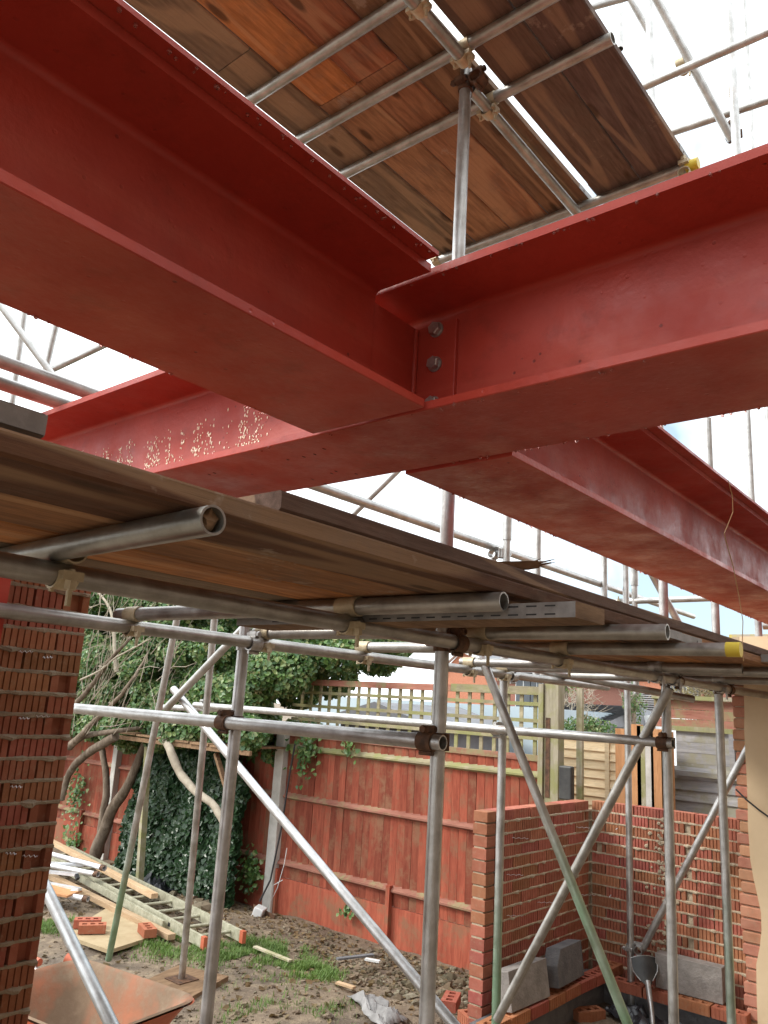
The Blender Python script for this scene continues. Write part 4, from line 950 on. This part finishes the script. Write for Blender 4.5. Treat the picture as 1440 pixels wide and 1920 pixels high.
for i in range(260):
    px, py = random.uniform(135, 330), random.uniform(1105, 1380)
    if random.random() < .5: px = random.uniform(135, 230)
    X = random.uniform(4.9, 6.1); a = onx(px, py, X); ang = random.gauss(1.0, .5); L = random.uniform(.2, .6)
    d = Vector((random.uniform(-.1, .1), -math.cos(ang), math.sin(ang)))*L; m_ = a+d*.5+Vector((0, random.uniform(-.05, .05), random.uniform(-.04, .04)))
    mb.rings([a, m_, a+d], [random.uniform(.003, .007), .004, .0015], 5)
tag(mb.build('twigs', MT['twig'], ivy), kind='stuff')
# ivy growing down the fence
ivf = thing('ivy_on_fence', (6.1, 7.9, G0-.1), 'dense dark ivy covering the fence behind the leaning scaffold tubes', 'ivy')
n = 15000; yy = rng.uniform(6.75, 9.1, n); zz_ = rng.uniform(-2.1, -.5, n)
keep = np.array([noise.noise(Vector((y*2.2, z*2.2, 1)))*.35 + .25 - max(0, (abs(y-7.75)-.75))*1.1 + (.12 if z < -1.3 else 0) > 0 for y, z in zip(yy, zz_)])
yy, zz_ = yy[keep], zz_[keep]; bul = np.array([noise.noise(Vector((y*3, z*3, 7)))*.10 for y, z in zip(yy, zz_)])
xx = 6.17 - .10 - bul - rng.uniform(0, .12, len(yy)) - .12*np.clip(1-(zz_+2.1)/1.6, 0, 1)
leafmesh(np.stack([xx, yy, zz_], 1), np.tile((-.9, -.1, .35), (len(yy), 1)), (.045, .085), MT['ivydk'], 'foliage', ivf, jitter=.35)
# small sprays of ivy
def spray(cx, cy, cz, n, r_, label):
    o = thing('ivy_spray', (cx, cy, cz), label, 'ivy'); p = rng.normal(0, r_, (n, 3))*np.array((.3, 1, 1.4))+np.array((cx, cy, cz))
    leafmesh(p, np.tile((-.9, 0, .3), (n, 1)), (.03, .065), MT['ivy'], 'foliage', o, jitter=.4)
q = onx(570, 1410, FX-.14); spray(q.x, q.y, q.z, 170, .09, 'fresh green ivy spray hanging over the concrete post top')
q = onx(655, 1395, FX-.1); spray(q.x, q.y, q.z, 40, .06, 'small ivy sprig on the fence rail left of the middle upright')
q = onx(650, 1705, FX-.1); spray(q.x, q.y, q.z, 30, .035, 'tiny ivy sprig at the base of the red fence')
for i, (px, py) in enumerate(((140, 1490), (135, 1590), (470, 1640), (240, 1740))):
    if i < 3: q = onx(px, py, FX-.12); spray(q.x, q.y, q.z, 150, (.12, .13, .08)[i], ('thin ivy climbing the fence left of the tree trunk, upper tuft', 'thin ivy climbing the fence left of the tree trunk, lower tuft', 'ivy straggling by the fence foot right of the dark ivy')[i])
# timber lean-to under the ivy
lt = thing('timber_shelter', (5.5, 7.0, G0-.1), 'rough timber shelter frame under the ivy against the fence', 'shelter')
a, b = onx(335, 1396, 5.45), onx(470, 1413, 5.45); MB().bar(a+(a-b)*1.1, b, .03, .045).build('fascia', MT['oldwood'], lt)
a, b = onx(262, 1655, 5.6), onx(278, 1400, 5.6); MB().bar(Vector((a.x, a.y, G0-.1)), b, .07, .05).build('post', MT['post'], lt)
MB().bar(onx(405, 1413, 5.5), onx(428, 1490, 5.5), .05, .03).build('brace', MT['oldwood'], lt)
for i in range(6): MB().box(5.42, 6.25, 6.45+.33*i, 6.75+.33*i, -.52+.004*i, -.50+.004*i).build('roof_board', MT['oldwood'], lt)
# cable and spade by the concrete post
sp2 = thing('spade', onz(470, 1700, -2.1), 'long black handled spade leaning by the concrete post', 'spade')
pts = [onx(553, 1395, 6.05), onx(545, 1440, 6.05), onx(527, 1555, 6.02), onx(507, 1650, 5.98), onx(487, 1690, 5.95)]
MB().rings(pts, [.009]*5, 8).build('handle', MT['rubber'], sp2, smooth=True)
mb = MB(); mb.bar(onx(475, 1700, 5.95), onx(515, 1722, 5.95), .012, .05); mb.build('blade', MT['rust'], sp2)
can = thing('white_can', onz(480, 1722, -2.1), 'small white box lying at the foot of the fence left of the concrete post', 'box')
q = onz(482, 1722, -2.12); mb = MB(); Mx = Matrix.Translation(q) @ Matrix.Rotation(.5, 4, 'Z') @ Matrix.Rotation(.3, 4, 'X'); mb.box(-.07, .07, -.05, .05, 0, .11, Mx); mb.build('can_body', MT['white'], can, bevel=.01)
pts = [onx(p[0], p[1], 6.12) for p in ((538, 1590), (533, 1620), (520, 1665), (508, 1690), (512, 1660), (530, 1650))]
tag(MB().rings(pts, [.004]*6, 6).build('white_cable', MT['white'], org=pts[0], smooth=True), 'thin white cable dangling by the concrete post', 'cable')

# ------------------------------------------------------------------ ladder, timbers, aluminium tower parts
def onG(px, py, z): return Vector(onz(px, py, z))
lad = thing('ladder', (4.7, 5.5, -1.95), 'lichen stained aluminium extension ladder with orange end caps lying on the grass', 'ladder')
a0, a1 = onG(383, 1768, -1.93), onG(95, 1618, -1.90); b0, b1 = onG(433, 1748, -1.93), onG(150, 1596, -1.90)
d = ((a1-a0).normalized()+(b1-b0).normalized()).normalized(); L = 3.9; wv = (b0-a0); wv = (wv - d*wv.dot(d)); wv = wv.normalized()*.36
A0 = a0; B0 = a0+wv
for p in (A0, B0):
    MB().bar(p, p+d*L, .028, .085).build('stile', MT['ladder'], lad); MB().bar(p-d*.02, p+d*.03, .034, .092).build('rubber_foot', MT['orange'], lad)
for i in range(14):
    p = A0+d*(.18+.27*i); MB().cyl(p, p+wv, .014, 10).build('rung', MT['ladder'], lad, smooth=True)
for i in range(13):
    p = A0+d*(.30+.27*i)-wv.normalized()*.0155; MB().bar(p, p+d*.035, .002, .03).build('rung_socket', MT['rubber'], lad)
for p in (A0+wv*-.16+Vector((0, 0, .0)), ):
    MB().bar(p+d*.6, p+d*(L+.5), .024, .06).build('inner_stile', MT['ladder'], lad)
def timber(p, q, w_, h, label, mat='newwood'):
    o = thing('timber_length', p, label, 'timber'); MB().bar(p, q, w_, h).build('timber', MT[mat], o, bevel=.002); return o
timber(onG(290, 1680, -1.88), onG(88, 1574, -1.86), .07, .045, 'new orange timber length lying along the far side of the ladder')
timber(onG(322, 1757, -1.95), onG(90, 1640, -1.93), .07, .045, 'new orange timber length lying on the near side of the ladder')
al = [((196, 1628), (80, 1597), -1.74, 'upper bright aluminium tube end beside the brick pier'), ((184, 1640), (80, 1620), -1.80, 'second bright aluminium tube end beside the brick pier'), ((165, 1686), (60, 1668), -1.88, 'lowest aluminium tube end beside the brick pier')]
for p, q, z, lb in al:
    P_, Q_ = onG(*p, z), onG(*q, z); o = thing('aluminium_tube', P_, lb, 'aluminium tube', 'aluminium tower tubes')
    MB().pipe(P_, P_+(Q_-P_).normalized()*1.3, .025, .021).build('tube', MT['alu'], o, smooth=True); MB().pipe(P_, P_+(Q_-P_).normalized()*.05, .029, .0255).build('collar', MT['rust'], o, smooth=True)
at_ = thing('step_ladder', onG(140, 1650, -1.85), 'white aluminium step ladder folded in the pile beside the pier', 'step ladder')
for p, q, z in (((145, 1640), (70, 1632), -1.76), ((158, 1622), (80, 1618), -1.78), ((140, 1672), (70, 1665), -1.86), ((150, 1668), (82, 1655), -1.84)):
    MB().bar(onG(*p, z), onG(*q, z), .05, .025).build('rail', MT['alu'], at_)
MB().bar(onG(143, 1640, -1.75), onG(146, 1648, -1.78), .03, .03).build('foot', MT['rubber'], at_)
q = onG(100, 1662, -1.9); fl_ = thing('plywood_flap', q, 'pale flat board edge in the pile beside the pier', 'board'); MB().bar(onG(60, 1662, -1.84), onG(140, 1676, -1.86), .25, .018).build('sheet', MT['newpost'], fl_)
# sandy sheet under loose bricks, sole board under P4
q = [onG(118, 1752, -1.965), onG(205, 1700, -1.965), onG(330, 1742, -1.965), onG(205, 1782, -1.965)]
vs = [(p.x, p.y, z) for z in (-1.990, -1.962) for p in q]
tag(MB().add(vs, [(3, 2, 1, 0), (4, 5, 6, 7)]+[(i, (i+1) % 4, (i+1) % 4+4, i+4) for i in range(4)]).build('mixing_board', MT['sand'], org=q[0]), 'sand crusted sheet of board on the ground left of the ladder', 'board')
q = [(3.62, 5.05), (4.12, 5.22), (4.25, 4.80), (3.75, 4.62)]; vs = [(x, y, z) for z in (-1.995, -1.957) for x, y in q]
tag(MB().add(vs, [(3, 2, 1, 0), (4, 5, 6, 7)]+[(i, (i+1) % 4, (i+1) % 4+4, i+4) for i in range(4)]).build('sole_board', MT['oldwood'], org=(3.9, 4.9, -2)), 'square timber sole board under a scaffold foot', 'board')
# ------------------------------------------------------------------ wheelbarrow
wb = thing('wheelbarrow', (2.62, 3.6, -2.0), 'orange wheelbarrow crusted with mortar at lower left', 'wheelbarrow')
P_ = [onG(367, 1886, -1.42), onG(333, 1858, -1.42), onG(215, 1818, -1.42), onG(175, 1812, -1.42), onG(92, 1828, -1.42)]
cx_, cy_ = 2.42, 3.62; ang = math.atan2((P_[3]-P_[1]).y, (P_[3]-P_[1]).x)
u_ = (P_[2]-P_[1]).normalized(); v_ = Vector((-u_.y, u_.x, 0)); 
if v_.x > 0: v_ = -v_
hl, hw_ = .42, .31; cc = (P_[1]+P_[3])*.5 + v_*hw_ - u_*0
def rrect(l0, l1, w_, z, r_=.1, n=6):
    out = []
    for (sx, sy, a0) in ((1, 1, 0), (-1, 1, 90), (-1, -1, 180), (1, -1, 270)):
        lx = (l1 if sx > 0 else l0)-r_; ly = w_-r_
        for i in range(n+1):
            a = R(a0+90*i/n); x = sx*lx+r_*math.cos(a); y = sy*ly+r_*math.sin(a)
            out.append(Vector((cc.x, cc.y, 0))+u_*x+v_*y+Vector((0, 0, z)))
    return out
prof = [(.44, .44, .33, -1.425), (.45, .45, .34, -1.418), (.44, .44, .33, -1.412), (.42, .42, .315, -1.425), (.36, .38, .28, -1.52), (.26, .32, .22, -1.66), (.22, .28, .19, -1.70)]
ringsv = [rrect(a, b, c_, z, .09+.02*i) for i, (a, b, c_, z) in enumerate(prof)]; k = len(ringsv[0])
vs = [p for r0 in ringsv for p in r0]; fs = []
for i in range(len(prof)-1):
    for j in range(k): fs.append((i*k+j, i*k+(j+1) % k, (i+1)*k+(j+1) % k, (i+1)*k+j))
fs.append(tuple(range((len(prof)-1)*k, len(prof)*k))); MB().add(vs, fs).build('tray_inside', MT['barrowin'], wb, smooth=True)
outp = [(.45, .45, .34, -1.428), (.43, .43, .325, -1.435), (.37, .39, .29, -1.53), (.27, .33, .23, -1.67), (.23, .29, .20, -1.712)]
ringsv = [rrect(a, b, c_, z, .09+.02*i) for i, (a, b, c_, z) in enumerate(outp)]; vs = [p for r0 in ringsv for p in r0]; fs = []
for i in range(len(outp)-1):
    for j in range(k): fs.append((i*k+(j+1) % k, i*k+j, (i+1)*k+j, (i+1)*k+(j+1) % k))
fs.append(tuple(reversed(range((len(outp)-1)*k, len(outp)*k)))); MB().add(vs, fs).build('tray_outside', MT['barrow'], wb, smooth=True)
c3 = Vector((cc.x, cc.y, 0))
for s_ in (-1, 1):
    pts = [c3-u_*.42+v_*.03*s_+Vector((0, 0, -1.80)), c3-u_*.1+v_*.15*s_+Vector((0, 0, -1.76)), c3+u_*.42+v_*.22*s_+Vector((0, 0, -1.62)), c3+u_*.80+v_*.27*s_+Vector((0, 0, -1.48))]
    MB().rings(pts, [.014]*4, 10).build('handle_bar', MT['galv'], wb, smooth=True)
    MB().cyl(pts[-1]-u_*.1, pts[-1]+u_*.01, .02, 10).build('grip', MT['orange'], wb, smooth=True)
    a = c3+u_*.22+v_*.2*s_; MB().rings([a+Vector((0, 0, -1.70)), a+Vector((0, 0, -1.97)), a+u_*.1+Vector((0, 0, -1.985))], [.013]*3, 8).build('leg', MT['galv'], wb, smooth=True)
mb = MB(); c4 = c3-u_*.52+Vector((0, 0, -1.82))
pts = [c4+u_*math.cos(a)*.15+Vector((0, 0, 1))*math.sin(a)*.15 for a in np.linspace(0, 2*math.pi, 25)]; mb.rings(pts, [.035]*25, 8, False); mb.build('tyre', MT['rubber'], wb, smooth=True)
MB().cyl(c4-v_*.03, c4+v_*.03, .09, 16).build('wheel_rim', MT['barrow'], wb, smooth=True)
# orange cap lying behind the barrow
q = onG(124, 1797, -1.90); rc = thing('orange_grip', q, 'orange plastic cone-ended grip on the mud behind the wheelbarrow', 'grip')
MB().rings([q-u_*.0, q+Vector((.05, -.08, -.02)), q+Vector((.07, -.13, -.03))], [.036, .024, .03], 12).build('grip_body', MT['orange'], rc, smooth=True)

# ------------------------------------------------------------------ scatter
def scatter(n, area, size, mat, name, label, sub=1, flat=.6, mask=None):
    mb = MB(); k = 0
    while k < n:
        x, y = area(); 
        r_ = random.uniform(*size)*random.choice((.5, .7, 1)); mb.blob((x, y, gh(x, y)+r_*.25), r_, k, sub, (1, random.uniform(.6, 1), flat), .45); k += 1
    return tag(mb.build(name, MT[mat]), label, None, kind='stuff')
def near_fence(): return random.uniform(5.1, 6.2), random.gauss(4.3, .55) if random.random() < .7 else random.uniform(3.1, 9)
def garden(): return random.uniform(2.2, 6.2), random.uniform(2.9, 9)
scatter(1300, near_fence, (.005, .030), 'rubble', 'rubble', 'loose stones and broken mortar along the fence foot')
scatter(5200, garden, (.004, .016), 'rubble', 'gravel', 'small stones scattered through the mud')
scatter(500, garden, (.015, .045), 'mud', 'clods', 'clods of turned earth on the mud', 2, .5)
scatter(90, lambda: (random.uniform(5.0, 6.0), random.uniform(3.2, 4.0)), (.03, .06), 'rubble', 'stone_heap', 'pale stones heaped by the near end of the low wall')
scatter(60, lambda: (random.gauss(5.6, .15), random.gauss(6.95, .22)), (.04, .09), 'rubble', 'stone_heap', 'stones heaped at the foot of the dark ivy')
n = 4200; X = rng.uniform(2.6, 6.2, n); Yv = rng.uniform(3, 9.3, n); sel = rng.uniform(0, 1, n) < np.clip((X-3.3)/2.6, .12, 1); X, Yv = X[sel], Yv[sel]
o = leafmesh(np.array([(x, y, gh(x, y)+.008) for x, y in zip(X, Yv)]), np.tile((0, 0, 1), (len(X), 1)), (.02, .055), MT['litter'], 'fallen_leaves', None, 'stuff', .35); o['label'] = 'brown fallen leaves along the fence'
def tufts(cs, n, label):
    V = []; F = []
    for _ in range(n):
        cx_, cy_, sx, sy = random.choice(cs); x, y = random.gauss(cx_, sx), random.gauss(cy_, sy)
        if noise.noise(Vector((x*5, y*5, 2))) < -.12: continue
        z = gh(x, y)-.004; h = random.uniform(.012, .055); a = random.uniform(0, 6.28); l = random.uniform(0, .05); w_ = random.uniform(.002, .0045)
        dx, dy = math.cos(a), math.sin(a); i = len(V)
        V += [(x-dy*w_, y+dx*w_, z), (x+dy*w_, y-dx*w_, z), (x+dx*l*.4+dy*w_*.6, y+dy*l*.4-dx*w_*.6, z+h*.6), (x+dx*l*.4-dy*w_*.6, y+dy*l*.4+dx*w_*.6, z+h*.6), (x+dx*l, y+dy*l, z+h)]
        F += [(i, i+1, i+2, i+3), (i+3, i+2, i+4)]
    me = bpy.data.meshes.new('grass'); me.from_pydata(V, [], F); me.materials.append(MT['grass']); o = bpy.data.objects.new('grass', me); COL.objects.link(o); return tag(o, label, kind='stuff')
cs = []
for px, py, sx, sy in ((300, 1760, .14, .12), (340, 1775, .16, .12), (440, 1765, .22, .14), (480, 1785, .25, .15), (560, 1800, .16, .12), (595, 1810, .1, .09), (420, 1790, .12, .1), (520, 1770, .15, .1), (100, 1740, .12, .1), (590, 1825, .1, .08), (470, 1895, .16, .1), (330, 1640, .2, .1), (610, 1890, .12, .1), (520, 1850, .3, .2)):
    q = onG(px, py, -1.99); cs.append((q.x, q.y, sx, sy))
tufts(cs[:9]*6+cs, 24000, 'patches of green grass in the mud by the ladder')
# pale stakes and offcuts on the mud
for i, (a, b, lb, m_) in enumerate((((478, 1775), (545, 1802), 'weathered pale stick lying in the grass', 'post'), ((632, 1842), (664, 1852), 'short curved wood chip on the mud', 'newwood'), ((632, 1798), (700, 1790), 'dark scrap of slate on the mud', 'slate'), ((685, 1798), (712, 1803), 'white broken plastic scrap on the mud', 'white'))):
    p, q = onG(*a, -1.985), onG(*b, -1.985); o = thing('scrap', p, lb, 'scrap'); MB().bar(p, q, .04, .014).build('piece', MT[m_], o)

# ------------------------------------------------------------------ beyond the fences
def house(name, label, x, y0, y1, zb, zt, ridge, dep, wallm, roofm, cat='house', gable=False, wins=()):
    o = thing(name, (x, (y0+y1)/2, G0), label, cat); MB().box(x, x+dep, y0, y1, G0-.5, zt).build('wall', MT[wallm], o)
    if ridge is not None:
        if gable: vs = [(x-.3, y0-.3, zt-.05), (x-.3, y1+.3, zt-.05), (x-.3, (y0+y1)/2, ridge), (x+dep, y0-.3, zt-.05), (x+dep, y1+.3, zt-.05), (x+dep, (y0+y1)/2, ridge)]; fs = [(0, 3, 5, 2), (1, 2, 5, 4), (0, 2, 1), (3, 4, 5)]
        else: vs = [(x-.3, y0-.3, zt-.05), (x-.3, y1+.3, zt-.05), (x+dep*.5, y0-.2, ridge), (x+dep*.5, y1+.2, ridge), (x+dep+.3, y0-.3, zt-.05), (x+dep+.3, y1+.3, zt-.05)]; fs = [(0, 2, 3, 1), (2, 4, 5, 3), (0, 4, 2), (1, 3, 5)]
        rf = MB().add(vs, fs).build('roof', MT[roofm], o)
        if not gable:      # tile courses standing slightly proud
            mb = MB(); n = 14
            for i in range(n):
                f0 = i/n; f1 = (i+1)/n; xa = x-.3+(dep*.5+.3)*f0; xb = x-.3+(dep*.5+.3)*f1; za = zt-.05+(ridge-zt+.05)*f0; zb_ = zt-.05+(ridge-zt+.05)*f1
                mb.add([(xa, y0-.3, za+.05), (xa, y1+.3, za+.05), (xb, y1+.25, zb_+.02), (xb, y0-.25, zb_+.02)], [(0, 3, 2, 1)])
            tag(mb.build('tile_courses', MT[roofm], rf), kind='stuff')
    for (wy, wz, ww, wh) in wins:
        f_ = MB().box(x-.06, x-.002, wy-ww/2, wy+ww/2, wz-wh/2, wz+wh/2).build('window', MT['white'], o)
        for k in (-1, 1): MB().box(x-.075, x-.062, wy+k*ww*.24-ww*.2, wy+k*ww*.24+ww*.2, wz-wh*.42, wz+wh*.42).build('pane', MT['glass'], f_)
    return o
X = 26
a, b = onx(828, 1240, X), onx(935, 1240, X); c_ = onx(850, 1188, X)
o = thing('house', (X, (a.y+b.y)/2, G0), 'orange brick house gable with white barge board beyond the trellis', 'house')
yl, yr = onx(828, 1285, X).y, onx(960, 1285, X).y; ze = onx(935, 1262, X).z; zr = onx(866, 1222, X).z; ym = onx(866, 1222, X).y
vs = [(X, yl, G0), (X, yr, G0), (X, yr, ze), (X, ym, zr), (X, yl, ze), (X+8, yl, G0), (X+8, yr, G0), (X+8, yr, ze), (X+8, ym, zr), (X+8, yl, ze)]
MB().add(vs, [(0, 1, 2, 3, 4), (9, 8, 7, 6, 5), (0, 5, 6, 1), (1, 6, 7, 2), (4, 9, 5, 0)]).build('wall', MT['housebrick'], o)
mb = MB(); mb.bar((X-.1, ym, zr+.06), (X-.1, yr-.2, ze-.02), .1, .22, (1, 0, 0)); mb.bar((X-.1, ym, zr+.06), (X-.1, yl+.2, ze-.02), .1, .22, (1, 0, 0)); mb.build('barge_board', MT['white'], o)
MB().add([(X-.1, ym, zr+.1), (X-.1, yr-.3, ze+.05), (X+8, yr-.3, ze+.05), (X+8, ym, zr+.1)], [(0, 1, 2, 3)]).build('roof', MT['slate'], o)
def span(p0, p1, X): return onx(p0[0], p0[1], X).y, onx(p1[0], p1[1], X).y
y1_, y0_ = span((870, 1240), (1010, 1240), 30); house('house', 'slate roofed house behind the orange gable', 30, y0_, y1_, G0, onx(950, 1262, 30).z, onx(930, 1205, 33).z, 6, 'housebrick', 'slate')
y1_, y0_ = span((930, 1300), (1035, 1300), 20); zt = onx(980, 1262, 20).z
house('house', 'dull red brick house with white windows seen through the trellis', 20, y0_, y1_, G0, zt, onx(980, 1232, 22.5).z, 5, 'darkbrick', 'rooftile', wins=[(onx(983, 1300, 20).y, onx(983, 1300, 20).z, .5, 1.1), (onx(1008, 1302, 20).y, onx(1008, 1302, 20).z, .4, 1.1)])
y1_, y0_ = span((560, 1340), (1020, 1340), 13); house('garage', 'pale blue grey flat roofed garage behind the trellis', 13, y0_, y1_, G0, onx(850, 1318, 13).z, None, 4, 'bluewall', 'slate', 'garage')
y1_, y0_ = span((640, 1340), (812, 1340), 10.5); house('shed', 'dark shed with a pitched roof right behind the trellis', 10.5, y0_, y1_, G0, onx(730, 1352, 10.5).z, onx(740, 1318, 10.5).z, 2.2, 'slate', 'slate', 'shed', True)
y1_, y0_ = span((1000, 1340), (1110, 1340), 15); house('outbuilding', 'low brick outbuilding with a slate roof right of the tall post', 15, y0_, y1_, G0, onx(1060, 1352, 15).z, onx(1060, 1318, 17).z, 4, 'darkbrick', 'slate', 'outbuilding')
y1_, y0_ = span((1085, 1350), (1250, 1350), 17); house('garage', 'white flat roofed garage beyond the pale fence panel', 17, y0_, y1_, G0, onx(1160, 1338, 17).z, None, 4, 'paleroof', 'paleroof', 'garage')
y1_, y0_ = span((1040, 1340), (1300, 1340), 24); house('terrace', 'long terrace with a dark tiled roof and brick upper storey beyond the garages', 24, y0_, y1_, G0, onx(1200, 1352, 24).z, onx(1200, 1296, 27.5).z, 7, 'darkbrick', 'rooftile', 'terrace')
y1_, y0_ = span((1080, 1300), (1340, 1300), 33); house('house', 'orange brick house with a small white window above the terrace roof', 33, y0_, y1_, G0, onx(1200, 1262, 33).z, onx(1200, 1225, 36.5).z, 7, 'housebrick', 'rooftile', wins=[(onx(1160, 1300, 33).y, onx(1160, 1300, 33).z, 1.6, .9), (onx(1290, 1296, 33).y, onx(1290, 1296, 33).z, 1.5, 1)])
# bare bushes
def bush(label, px, py, X, r_, mat, n=2600, size=(.03, .07), sq=(1, 1, 1)):
    c_ = onx(px, py, X); o = thing('bush', (c_.x, c_.y, G0), label, 'bush')
    d = rng.normal(0, 1, (n, 3)); d /= np.linalg.norm(d, axis=1)[:, None]; rr = r_*rng.uniform(.2, 1.1, n)**.6
    p = np.array(c_)+d*rr[:, None]*np.array(sq); p += np.array([[0, noise.noise(Vector(q)*2.5)*.3*r_, noise.noise(Vector(q)*2+Vector((9, 0, 0)))*.4*r_] for q in p])
    leafmesh(p, d, size, MT[mat], 'foliage', o, jitter=.9, shape='q')
    mb = MB()
    for i in range(90):
        e = Vector(rng.normal(0, 1, 3)); e.z = abs(e.z)+.3; e.normalize(); b0_ = Vector(c_)+Vector(rng.normal(0, .35, 3))*r_; mb.rings([b0_, b0_+e*r_*.35, b0_+e*r_*.7+Vector((0, random.uniform(-.15, .15)*r_, 0))], [.006, .004, .002], 4)
    tag(mb.build('stems', MT['twig'], o), kind='stuff')
    MB().cyl((c_.x, c_.y, G0), (c_.x, c_.y, c_.z), .05, 8).build('trunk', MT['bark'], o)
bush('brown twiggy bush left of the cream wall', 1312, 1320, 11, .42, 'berry', 2600, (.02, .045), (.8, .9, 1))
bush('bare twiggy bush over the outbuilding roof', 1090, 1318, 15, .5, 'twigleaf' if 'twigleaf' in MT else 'litter', 350, (.02, .04))
bush('green hedge along the pale garage', 1100, 1368, 8.2, .16, 'ivy', 1500, (.02, .05), (1, 2.4, .8))
bush('small light green tree between the terrace houses', 1188, 1318, 16, .28, 'ivy', 700, (.04, .08), (1, .8, 1.6))
bush('light green tree top beyond the tall post', 1062, 1262, 19, .5, 'grass', 900, (.06, .12), (1, 1.6, 1))
# neighbouring brick parapet with lichened coping and shingled roof over the right of the deck
nb = thing('parapet_wall', (8.4, 1.7, G0), 'brick parapet with yellow lichened coping at the right behind the platform', 'wall')
yL = onx(1374, 1215, 8.4).y; zt = onx(1400, 1206, 8.4).z; zc = onx(1400, 1190, 8.4).z
MB().box(8.4, 8.65, .3, yL, G0, zt).build('mortar', MT['mortar'], nb); MB().box(8.36, 8.70, .28, yL+.02, zt, zc).build('coping', MT['lichen'], nb)
me_ = smooth_brick(.215, .10, .065, MT['bricksm'], .003)
for r_ in range(5):
    y = yL-.005-(.11 if r_ % 2 else 0)
    while y > .5: inst(me_, 'brick', nb, (8.44, y-.1075, zt-.0325-.075*r_), (0, 0, math.pi/2)); y -= .226
y1_, y0_ = span((1290, 1200), (1470, 1200), 12); z0_, z1_ = onx(1350, 1214, 12).z, onx(1350, 1192, 12).z
sr = thing('shingled_roof', (12, (y0_+y1_)/2, G0), 'grey shingled roof just showing above the platform at right', 'roof')
MB().box(12.4, 14, y0_, y1_, G0, z0_).build('wall', MT['darkbrick'], sr)
for i in range(5):
    z = z0_+(z1_-z0_)*i/5; MB().box(12+.3*i, 12.35+.3*i, y0_, y1_, z, z+(z1_-z0_)/5+.01).build('shingle_course', MT['rooftile'], sr)
# plain unseen house wall added behind the photographer to block light
bw = thing('house_wall', (2, -2.0, G0), 'added unseen house wall behind the photographer, blocking light from there', 'wall')
MB().box(-7, 9, -2.3, -2.0, G0-.1, 4.4).build('wall', MT['blockerwall'], bw)
for o in list(bpy.data.objects):
    if '_o' in o: del o['_o']
